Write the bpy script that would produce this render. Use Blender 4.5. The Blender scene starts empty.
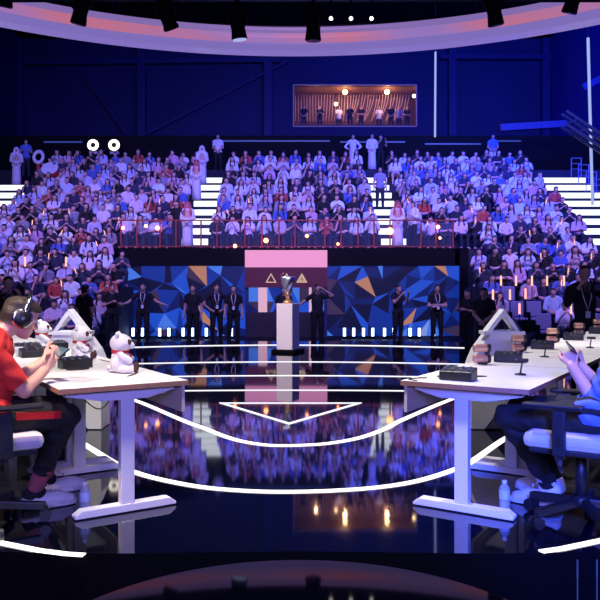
import bpy, bmesh, math, random
import numpy as np
from mathutils import Vector, Matrix
random.seed(7)
C = bpy.context.scene.collection
V = Vector
PI = math.pi
CAM_H, FPX, YH = 1.30, 725.0, 288.0
def at(px, py, d):
    """a point of the place at depth d seen at pixel (px, py)"""
    return V(((px-300)*d/FPX, d, CAM_H-(py-YH)*d/FPX))
def fl(px, py, z=0.0):
    """the floor point at height z seen at pixel (px, py)"""
    d = (CAM_H-z)*FPX/(py-YH)
    return V(((px-300)*d/FPX, d, z))
# ------------------------------------------------------------------ materials
def mat(name, col, rough=.5, metal=0, emit=None, es=1.0, var=0.0, scale=20, spec=.5, ior=None, objcol=False, trans=0, alpha=1, bump=0):
    m = bpy.data.materials.new(name); m.use_nodes = True
    nt = m.node_tree; b = nt.nodes['Principled BSDF']
    b.inputs['Base Color'].default_value = (*col, 1)
    b.inputs['Roughness'].default_value = rough
    b.inputs['Metallic'].default_value = metal
    b.inputs['Specular IOR Level'].default_value = spec
    if ior: b.inputs['IOR'].default_value = ior
    if trans: b.inputs['Transmission Weight'].default_value = trans
    if alpha < 1: b.inputs['Alpha'].default_value = alpha
    if emit:
        b.inputs['Emission Color'].default_value = (*emit, 1)
        b.inputs['Emission Strength'].default_value = es
    src = None
    if objcol:
        oi = nt.nodes.new('ShaderNodeObjectInfo'); src = oi.outputs['Color']
        nt.links.new(src, b.inputs['Base Color'])
    if var:
        tc = nt.nodes.new('ShaderNodeTexCoord')
        n = nt.nodes.new('ShaderNodeTexNoise'); n.inputs['Scale'].default_value = scale; n.inputs['Detail'].default_value = 4
        nt.links.new(tc.outputs['Object'], n.inputs['Vector'])
        mr = nt.nodes.new('ShaderNodeMapRange')
        mr.inputs['To Min'].default_value = 1-var; mr.inputs['To Max'].default_value = 1+var
        nt.links.new(n.outputs['Fac'], mr.inputs['Value'])
        hs = nt.nodes.new('ShaderNodeHueSaturation')
        hs.inputs['Color'].default_value = (*col, 1)
        if src: nt.links.new(src, hs.inputs['Color'])
        nt.links.new(mr.outputs['Result'], hs.inputs['Value'])
        nt.links.new(hs.outputs['Color'], b.inputs['Base Color'])
        if bump:
            bp = nt.nodes.new('ShaderNodeBump'); bp.inputs['Strength'].default_value = bump; bp.inputs['Distance'].default_value = .01
            nt.links.new(n.outputs['Fac'], bp.inputs['Height']); nt.links.new(bp.outputs['Normal'], b.inputs['Normal'])
    return m
def led(name, col, s): return mat(name, (0, 0, 0), .4, emit=col, es=s)
M = {}
M['stage'] = mat('stage_gloss', (.002, .003, .010), .04, spec=.6, ior=1.75)
M['fascia'] = mat('stage_fascia', (.002, .002, .003), .6, var=.3, spec=.08)
M['pit'] = mat('pit_floor', (.003, .004, .008), .6, var=.3, scale=2, spec=.1)
M['wall'] = mat('wall_navy', (.005, .009, .085), .7, var=.35, scale=.35)
M['wallblue'] = mat('wall_blue', (.006, .014, .24), .7, var=.3, scale=.3)
M['black'] = mat('matt_black', (.003, .003, .005), .7, var=.2, spec=.12)
M['truss'] = mat('truss_dark', (.03, .035, .06), .4, .5)
M['tier'] = mat('tier_navy', (.012, .014, .03), .7, var=.3, scale=3)
M['beamblue'] = mat('steel_blue', (.006, .011, .11), .6, .0, var=.2, scale=2)
M['white_desk'] = mat('desk_white', (.86, .85, .84), .45, var=.05, scale=9)
M['edge'] = mat('plywood_edge', (.34, .17, .10), .6, var=.25, scale=40)
M['ply'] = mat('plywood_panel', (.62, .52, .45), .6, var=.12, scale=30)
M['metal_white'] = mat('white_metal', (.78, .77, .82), .38, var=.03)
M['white_panel'] = mat('white_panel', (.80, .80, .84), .5, var=.04, scale=5)
M['navy_panel'] = mat('navy_panel', (.015, .022, .10), .4)
M['strip'] = led('strip_white', (.98, .93, .88), 2.2)
M['stripcool'] = led('strip_cool', (.9, .9, .98), 1.3)
M['riser'] = led('riser_light', (.88, .94, 1), 1.5)
M['plastic'] = mat('black_plastic', (.012, .012, .014), .38, var=.2)
M['knob'] = mat('grey_knob', (.14, .15, .17), .35)
M['knobblue'] = mat('blue_knob', (.05, .08, .18), .35)
M['copper'] = mat('copper_pink', (.74, .40, .32), .32, .35, var=.15, scale=60)
M['darkmetal'] = mat('dark_metal', (.06, .05, .06), .35, .7)
M['skin'] = mat('skin', (.62, .36, .26), .5, var=.06, scale=30)
M['skin_pale'] = mat('skin_pale', (.74, .41, .28), .5, var=.05, scale=30)
M['hairdark'] = mat('hair_dark', (.012, .009, .009), .5, var=.4, scale=60, bump=.4)
M['hairbrown'] = mat('hair_brown', (.035, .022, .017), .55, var=.5, scale=90, bump=.5)
M['hair'] = mat('crowd_hair', (.012, .01, .012), .5)
M['crowdskin'] = mat('crowd_skin', (.74, .42, .34), .55)
M['shirt'] = mat('crowd_shirt', (1, 1, 1), .8, objcol=True, var=.18, scale=14)
M['pants'] = mat('crowd_trousers', (.02, .022, .04), .8, var=.2)
M['blackcloth'] = mat('black_cloth', (.008, .008, .010), .85, var=.3, scale=25, bump=.2)
M['redcloth'] = mat('red_tshirt', (.72, .030, .022), .8, var=.12, scale=12, bump=.25)
M['redstripe'] = mat('red_stripe', (.55, .01, .012), .7)
M['bluecloth'] = mat('blue_shirt', (.10, .18, .55), .8, var=.14, scale=16, bump=.3)
M['shoe'] = mat('sneaker_white', (.70, .66, .66), .6, var=.08, scale=25)
M['sole'] = mat('sneaker_sole', (.76, .74, .73), .6)
M['sock'] = mat('red_grey_sock', (.42, .10, .11), .85, var=.3, scale=70)
M['seatgrey'] = mat('seat_grey', (.60, .56, .58), .7, var=.05)
M['chairblack'] = mat('chair_black', (.012, .012, .016), .45, var=.1)
M['chrome'] = mat('chrome', (.7, .7, .74), .2, 1)
M['plush'] = mat('plush_white', (.82, .79, .76), .95, var=.1, scale=70, bump=.9)
M['plushdark'] = mat('plush_brown', (.07, .028, .022), .95, var=.2, scale=70, bump=.8)
M['scarf'] = mat('plush_scarf', (.66, .03, .03), .85, var=.1)
M['cup'] = mat('paper_cup', (.82, .8, .8), .6)
M['screen'] = mat('phone_screen', (.02, .03, .04), .1, emit=(.25, .42, .5), es=.5)
M['phone'] = mat('phone_body', (.02, .02, .025), .25)
M['bottle'] = mat('bottle_plastic', (.75, .82, .9), .08, alpha=.42, spec=.6)
M['label'] = mat('bottle_label', (.55, .66, .86), .5, var=.3, scale=60)
M['eye'] = mat('eye_dark', (.01, .008, .008), .15)
M['eyewhite'] = mat('eye_white', (.7, .68, .66), .25)
M['lightstick'] = led('light_stick_glow', (1, .45, .30), 1.7)
M['stickhandle'] = mat('stick_handle', (.6, .6, .65), .4)
M['railred'] = mat('rail_red', (.25, .035, .03), .45, emit=(.5, .05, .02), es=.03)  # weak red glow in the rail's colour for the red light on it
M['lampamber'] = led('lamp_amber', (1, .28, .10), 9)
M['glass'] = mat('rail_glass', (.3, .4, .6), .08, alpha=.045, spec=.5)
M['tube'] = led('tube_white', (.45, .55, 1), .8)
M['tubeblue'] = led('tube_blue', (.08, .13, .8), .35)
M['bluelamp'] = led('floor_lamp_glow', (.34, .52, 1), 7)
M['ringlamp'] = led('ring_lamp_glow', (1, .90, .78), 2.6)
M['pink'] = led('pink_led', (.98, .36, .70), .86)
M['maroon'] = mat('maroon_board', (.045, .006, .014), .5, emit=(.12, .012, .035), es=.28)
M['gold'] = led('gold_sign', (.95, .68, .45), .9)
M['postpink'] = led('post_pink', (.95, .55, .75), .75)
M['goldmetal'] = mat('trophy_gold', (.85, .50, .22), .38, .75)
M['silvermetal'] = mat('trophy_silver', (.62, .66, .88), .38, .75)
M['white_plinth'] = mat('plinth_white', (.82, .78, .84), .5)
M['warmwall'] = mat('lounge_wall', (.20, .085, .045), .7, var=.2, scale=4)
M['warmslat'] = mat('lounge_slat', (.85, .52, .36), .5)
M['warmlamp'] = led('lounge_lamp', (1, .62, .28), 12)
M['drumskin'] = mat('drum_skin', (.8, .8, .85), .6)
M['drumred'] = mat('drum_red', (.5, .04, .03), .5)
M['white_cloth'] = mat('white_cloth', (.80, .78, .82), .85, var=.1)
M['redcheck'] = mat('red_scarf', (.55, .12, .14), .85, var=.5, scale=60)
M['chairback'] = mat('arena_seat_blue', (.20, .20, .34), .7, var=.1)
M['tablegloss'] = mat('table_gloss', (.002, .002, .003), .035, spec=.28, ior=1.5)
M['paper'] = mat('badge_white', (.8, .8, .82), .6)
M['bandlav'] = mat('lavender_cloth', (.30, .28, .44), .8, var=.1)
# ------------------------------------------------------------------ mesh building
class MB:
    def __init__(s): s.v = []; s.f = []; s.m = []; s.cur = 0
    def quad_strip(s, r0, r1):
        n = len(r0)
        for i in range(n): s.face([r0[i], r0[(i+1) % n], r1[(i+1) % n], r1[i]])
    def face(s, idx): s.f.append(list(idx)); s.m.append(s.cur)
    def add(s, pts):
        i = len(s.v); s.v += [tuple(p) for p in pts]; return list(range(i, i+len(pts)))
    def box(s, c, size, R=None):
        c = V(c); hx, hy, hz = size[0]/2, size[1]/2, size[2]/2
        P = [V((x, y, z)) for z in (-hz, hz) for x, y in ((-hx, -hy), (hx, -hy), (hx, hy), (-hx, hy))]
        if R is not None: P = [R @ p for p in P]
        i = s.add([c+p for p in P])
        for q in ((3, 2, 1, 0), (4, 5, 6, 7), (0, 1, 5, 4), (1, 2, 6, 5), (2, 3, 7, 6), (3, 0, 4, 7)): s.face([i[k] for k in q])
        return s
    def basis(s, p0, p1, side=None):
        d = (V(p1)-V(p0)); d = d.normalized() if d.length > 1e-9 else V((0, 0, 1))
        a = V(side) if side is not None else (V((0, 0, 1)) if abs(d.z) < .9 else V((1, 0, 0)))
        a = a-d*a.dot(d)
        if a.length < 1e-6: a = d.orthogonal()
        a.normalize(); return d, a, d.cross(a)
    def bar(s, p0, p1, w, h, side=None):
        """box from p0 to p1; w along side (default up), h across"""
        d, a, b = s.basis(p0, p1, side); R = []
        for p in (V(p0), V(p1)): R.append(s.add([p+a*w/2*x+b*h/2*y for x, y in ((-1, -1), (1, -1), (1, 1), (-1, 1))]))
        s.face(R[0][::-1]); s.face(R[1]); s.quad_strip(*R); return s
    def cyl(s, p0, p1, r0, r1=None, seg=16, caps=True):
        r1 = r0 if r1 is None else r1
        d, a, b = s.basis(p0, p1); R = []
        for p, r in ((V(p0), r0), (V(p1), r1)):
            R.append(s.add([p+(a*math.cos(2*PI*k/seg)+b*math.sin(2*PI*k/seg))*r for k in range(seg)]))
        s.quad_strip(*R)
        if caps: s.face(R[0][::-1]); s.face(R[1])
        return s
    def lathe(s, prof, c=(0, 0, 0), R=None, seg=20, twist=0, wave=0, nw=0):
        c = V(c); rings = []
        for r, z in prof:
            ring = []
            for k in range(seg):
                t = 2*PI*k/seg; rr = r*(1+wave*math.cos(nw*t)) if nw else r
                p = V((math.cos(t+twist*z)*rr, math.sin(t+twist*z)*rr, z))
                ring.append(c+(R @ p if R is not None else p))
            rings.append(s.add(ring))
        for q in range(len(rings)-1): s.quad_strip(rings[q], rings[q+1])
        s.face(rings[0][::-1]); s.face(rings[-1]); return s
    def ball(s, c, r, seg=14, R=None):
        if not hasattr(r, '__len__'): r = (r, r, r)
        c = V(c); n = seg//2; rings = []
        for q in range(1, n):
            ph = PI*q/n; ring = []
            for k in range(seg):
                t = 2*PI*k/seg
                p = V((r[0]*math.sin(ph)*math.cos(t), r[1]*math.sin(ph)*math.sin(t), -r[2]*math.cos(ph)))
                ring.append(c+(R @ p if R is not None else p))
            rings.append(s.add(ring))
        tp = [V((0, 0, -r[2])), V((0, 0, r[2]))]
        if R is not None: tp = [R @ p for p in tp]
        b0, t0 = s.add([c+p for p in tp])
        for q in range(len(rings)-1): s.quad_strip(rings[q], rings[q+1])
        for k in range(seg):
            s.face([b0, rings[0][(k+1) % seg], rings[0][k]]); s.face([t0, rings[-1][k], rings[-1][(k+1) % seg]])
        return s
    def cap(s, p0, r0, p1, r1, side=None, sx=1.0, seg=12):
        """tapered capsule, its section stretched by sx along side"""
        d, a, b = s.basis(p0, p1, side); p0, p1 = V(p0), V(p1); rings = []
        prof = [(p0, r0, -t) for t in (80, 50, 25)]+[(p0, r0, 0), (p1, r1, 0)]+[(p1, r1, t) for t in (25, 50, 80)]
        for p, r, t in prof:
            t = math.radians(t)
            rings.append(s.add([p+d*(r*math.sin(t))+(a*math.cos(2*PI*k/seg)*sx+b*math.sin(2*PI*k/seg))*r*math.cos(t) for k in range(seg)]))
        for q in range(len(rings)-1): s.quad_strip(rings[q], rings[q+1])
        s.face(rings[0][::-1]); s.face(rings[-1]); return s
    def tube(s, pts, r, seg=8):
        pts = [V(p) for p in pts]; rings = []; pa = None
        for i, p in enumerate(pts):
            d = (pts[min(i+1, len(pts)-1)]-pts[max(i-1, 0)]).normalized()
            a = (pa-d*pa.dot(d)) if pa is not None else d.orthogonal()
            a.normalize(); pa = a; b = d.cross(a)
            rr = r[i] if hasattr(r, '__len__') else r
            rings.append(s.add([p+(a*math.cos(2*PI*k/seg)+b*math.sin(2*PI*k/seg))*rr for k in range(seg)]))
        for q in range(len(rings)-1): s.quad_strip(rings[q], rings[q+1])
        s.face(rings[0][::-1]); s.face(rings[-1]); return s
    def prism(s, poly, ext):
        """polygon of 3D points pushed along ext"""
        e = V(ext); a = s.add([V(p) for p in poly]); b = s.add([V(p)+e for p in poly])
        s.face(a[::-1]); s.face(b); s.quad_strip(a, b); return s
    def frame(s, tri, w, ext):
        """outline of a closed polygon: tri outer points, shrunk inner points by factor"""
        c = sum((V(p) for p in tri), V())/len(tri); inn = [c+(V(p)-c)*(1-w) for p in tri]; e = V(ext); n = len(tri)
        o0 = s.add(tri); o1 = s.add([V(p)+e for p in tri]); i0 = s.add(inn); i1 = s.add([p+e for p in inn])
        s.quad_strip(o0, o1); s.quad_strip(i1, i0); s.quad_strip(i0, o0); s.quad_strip(o1, i1); return s
    def ribbon(s, pts, w, z0, z1):
        """closed strip of width w following floor points"""
        pts = [V(p) for p in pts]; L0 = []; L1 = []
        for i, p in enumerate(pts):
            d = (pts[min(i+1, len(pts)-1)]-pts[max(i-1, 0)]); d.z = 0; d.normalize(); n = V((-d.y, d.x, 0))*w/2
            L0.append(p+n); L1.append(p-n)
        R = [s.add([V((a.x, a.y, z0)), V((b.x, b.y, z0)), V((b.x, b.y, z1)), V((a.x, a.y, z1))]) for a, b in zip(L0, L1)]
        for q in range(len(R)-1): s.quad_strip(R[q], R[q+1])
        s.face(R[0][::-1]); s.face(R[-1]); return s
    def mesh(s, name, mats, smooth=False):
        me = bpy.data.meshes.new(name); me.from_pydata(s.v, [], s.f)
        for m in (mats if isinstance(mats, (list, tuple)) else [mats]): me.materials.append(M[m] if isinstance(m, str) else m)
        if any(s.m): me.polygons.foreach_set('material_index', s.m)
        bm = bmesh.new(); bm.from_mesh(me); bmesh.ops.recalc_face_normals(bm, faces=bm.faces); bm.to_mesh(me); bm.free()
        if smooth: me.polygons.foreach_set('use_smooth', [True]*len(me.polygons))
        return me
    def build(s, name, mats, parent=None, smooth=False, bevel=0, loc=None, rz=0, sub=0):
        o = bpy.data.objects.new(name, s.mesh(name, mats, smooth)); C.objects.link(o)
        if parent: o.parent = parent
        if loc is not None: o.location = loc
        if rz: o.rotation_euler.z = rz
        if bevel:
            b = o.modifiers.new('bevel', 'BEVEL'); b.width = bevel; b.segments = 2; b.limit_method = 'ANGLE'
        if sub:
            b = o.modifiers.new('sub', 'SUBSURF'); b.levels = b.render_levels = sub
        return o
def link(name, me, parent=None, loc=None):
    o = bpy.data.objects.new(name, me); C.objects.link(o)
    if parent: o.parent = parent
    if loc is not None: o.location = loc
    return o
def tag(o, label, cat, group=None):
    o['label'] = label; o['category'] = cat
    if group: o['group'] = group
    return o
def thing(name, label, cat, loc=(0, 0, 0), rz=0, group=None):
    o = bpy.data.objects.new(name, None); C.objects.link(o); o.empty_display_size = .1
    o.location = loc; o.rotation_euler.z = rz
    return tag(o, label, cat, group)
def struct(o): o['kind'] = 'structure'; return o
def dup(root, loc=None, rz=None, label=None, group=None):
    r = root.copy(); C.objects.link(r)
    if loc is not None: r.location = loc
    if rz is not None: r.rotation_euler.z = rz
    if label: r['label'] = label
    if group: r['group'] = group
    for ch in list(root.children):
        c = ch.copy(); C.objects.link(c); c.parent = r
        for g in list(ch.children):
            d = g.copy(); C.objects.link(d); d.parent = c
    return r
ORD = ['', 'first', 'second', 'third', 'fourth', 'fifth', 'sixth', 'seventh', 'eighth', 'ninth', 'tenth', 'eleventh', 'twelfth', 'thirteenth',
       'fourteenth', 'fifteenth', 'sixteenth', 'seventeenth', 'eighteenth', 'nineteenth', 'twentieth', 'twenty-first', 'twenty-second', 'twenty-third']
# ------------------------------------------------------------------ people
class Body:
    """a figure laid out as tapered capsules along its bones, fused into one surface"""
    def __init__(s): s.caps = []
    def c(s, p0, r0, p1, r1, t, side=None, sx=1.0): s.caps.append((V(p0), r0, V(p1), r1, t, V(side) if side is not None else None, sx))
    def fuse(s, voxel, smooth=4):
        mb = MB()
        for p0, r0, p1, r1, t, side, sx in s.caps: mb.cap(p0, r0, p1, r1, side, sx)
        me = mb.mesh('tmp', []); o = bpy.data.objects.new('tmp', me); C.objects.link(o)
        r = o.modifiers.new('r', 'REMESH'); r.mode = 'VOXEL'; r.voxel_size = voxel; r.use_smooth_shade = True
        sm = o.modifiers.new('s', 'SMOOTH'); sm.factor = .5; sm.iterations = smooth
        dg = bpy.context.evaluated_depsgraph_get(); out = bpy.data.meshes.new_from_object(o.evaluated_get(dg), depsgraph=dg)
        bpy.data.objects.remove(o); bpy.data.meshes.remove(me)
        return out
    def classify(s, me):
        n = len(me.polygons); cen = np.zeros(n*3); me.polygons.foreach_get('center', cen); cen = cen.reshape(-1, 3)
        best = np.full(n, 1e9); tg = np.zeros(n, int); tags = sorted({c[4] for c in s.caps}); par = np.zeros(n)
        for p0, r0, p1, r1, t, side, sx in s.caps:
            a = np.array(p0); d = np.array(p1-p0); L = max(d @ d, 1e-9); u = np.clip((cen-a) @ d/L, 0, 1)
            off = cen-a-u[:, None]*d
            if side is not None and sx != 1:
                ax = (p1-p0).normalized() if (p1-p0).length > 1e-9 else V((0, 0, 1)); sd = side-ax*side.dot(ax); sd = np.array(sd.normalized())
                k = off @ sd; off = off-k[:, None]*sd*(1-1/sx)
            dist = np.linalg.norm(off, axis=1)-(r0+(r1-r0)*u); w = dist < best
            best[w] = dist[w]; tg[w] = tags.index(t); par[w] = u[w]
        return cen, np.array(tags)[tg], par
def shell(me, mask, off, name, m, crease=0, seed=1):
    """cloth over the chosen faces of a body, lifted off along the normals"""
    co = np.zeros(len(me.vertices)*3); me.vertices.foreach_get('co', co); co = co.reshape(-1, 3)
    no = np.zeros(len(me.vertices)*3); me.vertex_normals.foreach_get('vector', no); no = no.reshape(-1, 3)
    F = [tuple(me.polygons[i].vertices) for i in np.nonzero(mask)[0]]
    used = sorted({v for f in F for v in f}); mp = {v: i for i, v in enumerate(used)}
    p = co[used]; n = no[used]
    o = np.full(len(used), off)
    if crease:
        ph = seed*1.7
        o = o+crease*(np.sin(p[:, 2]*55+p[:, 0]*38+ph)*np.sin(p[:, 1]*47-p[:, 2]*23+ph)+.6*np.sin(p[:, 0]*21+p[:, 1]*29+p[:, 2]*83+ph))
    p = p+n*o[:, None]
    out = bpy.data.meshes.new(name); out.from_pydata(p.tolist(), [], [[mp[v] for v in f] for f in F])
    out.materials.append(M[m] if isinstance(m, str) else m)
    out.polygons.foreach_set('use_smooth', [True]*len(F))
    return out
def hand(B, wr, d, n, thumb, curl=40, L=.185, detail=True, spread=.0, t='hand'):
    """five fingers: d along the palm, n out of the palm, thumb towards the thumb side"""
    wr, d, n, th = V(wr), V(d).normalized(), V(n), V(thumb)
    n = (n-d*n.dot(d)).normalized(); th = (th-d*th.dot(d)-n*th.dot(n)).normalized()
    k = L/.185
    if not detail:
        B.c(wr, .028*k, wr+d*.07*k, .030*k, t, th, 1.25); B.c(wr+d*.075*k, .024*k, wr+d*.12*k+n*.03*k, .018*k, t, th, 1.6)
        B.c(wr+d*.03*k+th*.03*k, .014*k, wr+d*.075*k+th*.055*k+n*.01, .011*k, t); return
    for q, (o, fl_) in enumerate(((.030, .072), (.010, .080), (-.010, .074), (-.029, .058))):
        kn = wr+d*(.086-.004*abs(q-1))*k+th*o*k
        B.c(wr+d*.012+th*o*.6*k, .0145*k, kn, .0125*k, t)
        a = 0; p = kn; dd = d+th*(o*spread)
        for seg, r in ((.45, .0098), (.32, .0088), (.23, .0078)):
            a += math.radians(curl)*(1.0 if seg > .3 else .7)
            q1 = p+(dd*math.cos(a)+n*math.sin(a))*fl_*seg*k
            B.c(p, r*k*1.05, q1, r*k, t); p = q1
    b = wr+d*.022*k+th*.022*k
    m1 = b+d*.035*k+th*.032*k+n*.012*k; m2 = m1+(d*.75+th*.30+n*.45).normalized()*.034*k; m3 = m2+(d*.9-th*.25+n*.35).normalized()*.028*k
    B.c(b, .016*k, m1, .0125*k, t); B.c(m1, .0115*k, m2, .0105*k, t); B.c(m2, .0105*k, m3, .0085*k, t)
def head(B, c, f, up, s=1.0, fine=False):
    """skull, jaw, nose, ears, brow and lips about c; f forward, up upward"""
    c, f = V(c), V(f).normalized(); up = V(up); up = (up-f*up.dot(f)).normalized(); r = f.cross(up)
    P = lambda x, y, z: c+(r*x+f*y+up*z)*s
    B.c(P(0, -.020, .030), .083*s, P(0, .012, .034), .080*s, 'head', r, .93)
    B.c(P(0, .030, -.020), .066*s, P(0, .046, -.062), .046*s, 'head', r, 1.02)
    B.c(P(0, -.03, -.02), .068*s, P(0, .01, -.03), .066*s, 'head', r, .95)
    B.c(P(0, .084, .012), .010*s, P(0, .104, -.022), .013*s, 'head')
    for e in (-1, 1): B.c(P(.078*e, -.004, .012), .011*s, P(.074*e, .004, -.022), .009*s, 'ear', f, 1.7)
    if fine:
        B.c(P(-.034, .078, .026), .010*s, P(.034, .078, .026), .010*s, 'head')
        B.c(P(-.018, .086, -.050), .0075*s, P(.018, .086, -.050), .0075*s, 'head'); B.c(P(-.015, .084, -.062), .008*s, P(.015, .084, -.062), .008*s, 'head')
        B.c(P(0, .072, -.088), .017*s, P(0, .066, -.086), .017*s, 'head')
        for e in (-1, 1): B.c(P(.016*e, .092, -.024), .008*s, P(.012*e, .094, -.022), .008*s, 'head')
    return r
def figure(J, fwd, voxel=.016, hands='simple', fine=False, slim=1.0, hs=1.0, up=None):
    """body from named joints; returns (mesh, centres, tags, param, data)"""
    B = Body(); J = {k: V(v) for k, v in J.items()}; side = (J['shL']-J['shR']).normalized()
    g = slim
    B.c(J['hipR']+V((0, 0, .02)), .098*g, J['hipL']+V((0, 0, .02)), .098*g, 'hip')
    mid = J['pelvis'].lerp(J['chest'], .5)
    B.c(J['pelvis']+V((0, 0, .03)), .105*g, mid, .103*g, 'torso', side, 1.32)
    B.c(mid, .104*g, J['chest'], .112*g, 'torso', side, 1.38)
    B.c(J['chest'], .112*g, J['neck'].lerp(J['chest'], .35), .085*g, 'torso', side, 1.5)
    B.c(J['shR'], .056*g, J['neck'].lerp(J['shR'], .4)+(J['neck']-J['chest'])*.1, .052*g, 'torso')
    B.c(J['shL'], .056*g, J['neck'].lerp(J['shL'], .4)+(J['neck']-J['chest'])*.1, .052*g, 'torso')
    B.c(J['neck'], .056, J['head']-(J['head']-J['neck'])*.25, .052, 'neck')
    for S in 'RL':
        B.c(J['sh'+S], .054*g, J['el'+S], .043*g, 'arm'); B.c(J['el'+S], .042*g, J['wr'+S], .029, 'fore')
        B.c(J['hip'+S], .090*g, J['kn'+S], .062*g, 'thigh')
        k, a = J['kn'+S], J['an'+S]
        B.c(k, .058*g, k.lerp(a, .35)-V(fwd)*.012, .056*g, 'shin'); B.c(k.lerp(a, .35)-V(fwd)*.012, .055*g, a, .038, 'calf')
        to = J['to'+S]; fd = to-a; fd.z = 0; fd.normalize(); sd = V((-fd.y, fd.x, 0))
        h = V((a.x, a.y, to.z+.005))-fd*.035
        B.c(a-V((0, 0, .02)), .040, V((a.x, a.y, to.z+.02)), .040, 'foot')
        B.c(h, .036, to-fd*.06+V((0, 0, .004)), .040, 'foot', sd, 1.12); B.c(to-fd*.06, .038, to-fd*.005-V((0, 0, .006)), .028, 'foot', sd, 1.35)
        hd = J.get('hd'+S); d = (hd if hd is not None else (J['wr'+S]-J['el'+S])).normalized()
        n = J.get('hn'+S, V(fwd)*.2+V((0, 0, -1))*.5-(side if S == 'L' else -side)); th = J.get('ht'+S, V(fwd)+V((0, 0, .3)))
        hand(B, J['wr'+S], d, n, th, curl=J.get('curl', V((28, 0, 0))).x, detail=(hands == 'full'))
    head(B, J['head'], J.get('look', V(fwd)), up or V((0, 0, 1)), hs, fine)
    me = B.fuse(voxel, 6 if voxel < .009 else (4 if voxel < .02 else 2))
    cen, tg, par = B.classify(me)
    return me, cen, tg, par, J
def hairmask(cen, tg, J, fwd, long=False, line=.045):
    f = (J.get('look', V(fwd))).normalized(); up = V((0, 0, 1)); up = (up-f*up.dot(f)).normalized()
    q = cen-np.array(J['head']); y = q @ np.array(f); z = q @ np.array(up)
    hd = (tg == 'head')
    m = hd & (((z > line+.25*np.maximum(y-.02, 0)) & (y < .075)) | ((y < -.005) & (z > -.035)) | ((y < -.03) & (z > -.075)) | (z > .088))
    return m
def dress(name_root, J, fwd, root, shirt='blackcloth', legs='blackcloth', shoes='blackcloth', hair='hairdark', skin='skin', voxel=.016, hands='simple',
          fine=False, sleeve=.62, longhair=False, scarf=None, robe=False, hs=1.0, crease=.003, shorthem=None, slim=1.0, cuff=1.0):
    """a dressed person under root (J relative to root)"""
    me, cen, tg, par, J = figure(J, fwd, voxel, hands, fine, slim, hs)
    me.materials.append(M[skin]); out = [link('body', me, root)]
    sm = (tg == 'torso') | ((tg == 'arm') & (par < sleeve)) | (tg == 'hip')
    if sleeve > 1: sm |= (tg == 'arm') | ((tg == 'fore') & (par < sleeve-1))
    lm = (tg == 'thigh') | (tg == 'shin') | ((tg == 'calf') & (par <= cuff)) | (tg == 'hip')
    if robe:
        mb = MB(); p = J['pelvis']; a = (J['anR']+J['anL'])/2
        prof = [(.20, a.z-.02), (.19, a.z+.25), (.175, p.z-.2), (.165, p.z+.05), (.16, p.z+.16)]
        mb.lathe(prof, (p.x, p.y, 0), None, 20, wave=.05, nw=7); ro = mb.build('robe', robe, root, True)
        out.append(link('tunic', shell(me, sm, .016, 'tunic', robe, crease), root))
    else:
        out.append(link('shirt', shell(me, sm, .014, 'shirt', shirt, crease), root))
        out.append(link('trousers', shell(me, lm, .012, 'trousers', legs, crease, 3), root))
    for S in 'LR':
        a = np.array(J['an'+S]); fm = (tg == 'foot') & (np.linalg.norm(cen[:, :2]-a[:2], axis=1) < .26)
        oth = np.array(J['an'+('R' if S == 'L' else 'L')]); to = np.array((J['an'+S]*.6+J['to'+S]*.4)); to2 = np.array(J['an'+('R' if S == 'L' else 'L')]*.6+J['to'+('R' if S == 'L' else 'L')]*.4)
        fm = (tg == 'foot') & (np.linalg.norm(cen-to, axis=1) < np.linalg.norm(cen-to2, axis=1))
        if fm.any(): out.append(link('shoe', shell(me, fm, .008, 'shoe', shoes), root))
    hm = hairmask(cen, tg, J, fwd)
    if scarf:
        f = V(fwd); B2 = Body(); hd = J['head']
        mb = MB(); mb.ball(hd+V((0, 0, .035))-f*.012, (.105, .112, .105), 16); b = hd-f*.06
        mb.cap(b, .09, b-V((0, 0, .30)), .12, V((-f.y, f.x, 0)), 1.35)
        sd = V((-f.y, f.x, 0))
        for e in (-1, 1): mb.cap(hd+sd*e*.085, .035, hd+sd*e*.12-V((0, 0, .34))+f*.05, .05)
        mb.build('headscarf', scarf, root, True)
        # the scarf leaves the face free: pull its front back
        me2 = root.children[-1].data
        for v in me2.vertices:
            q = v.co-hd; y = q.dot(f)
            if y > .045 and q.z < .07: v.co -= f*(y-.045)
        mb = MB(); mb.lathe([(.100, 0), (.106, .008), (.100, .018)], hd+V((0, 0, .09))-f*.012, seg=16); mb.build('head_cord', 'plastic', root, True)
    elif hm.any():
        hmesh = shell(me, hm, .014 if not fine else .010, 'hair', hair, .004, 2)
        out.append(link('hair', hmesh, root))
        if longhair:
            f = V(fwd); sd = V((-f.y, f.x, 0)); hd = J['head']; mb = MB()
            mb.cap(hd-f*.055+V((0, 0, .02)), .085, hd-f*.085-V((0, 0, .24)), .06, sd, 1.25)
            for e in (-1, 1): mb.cap(hd+sd*e*.075-f*.01, .03, hd+sd*e*.10+f*.03-V((0, 0, .27)), .025)
            mb.build('long_hair', hair, root, True)
    return me, cen, tg, par, J
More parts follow.
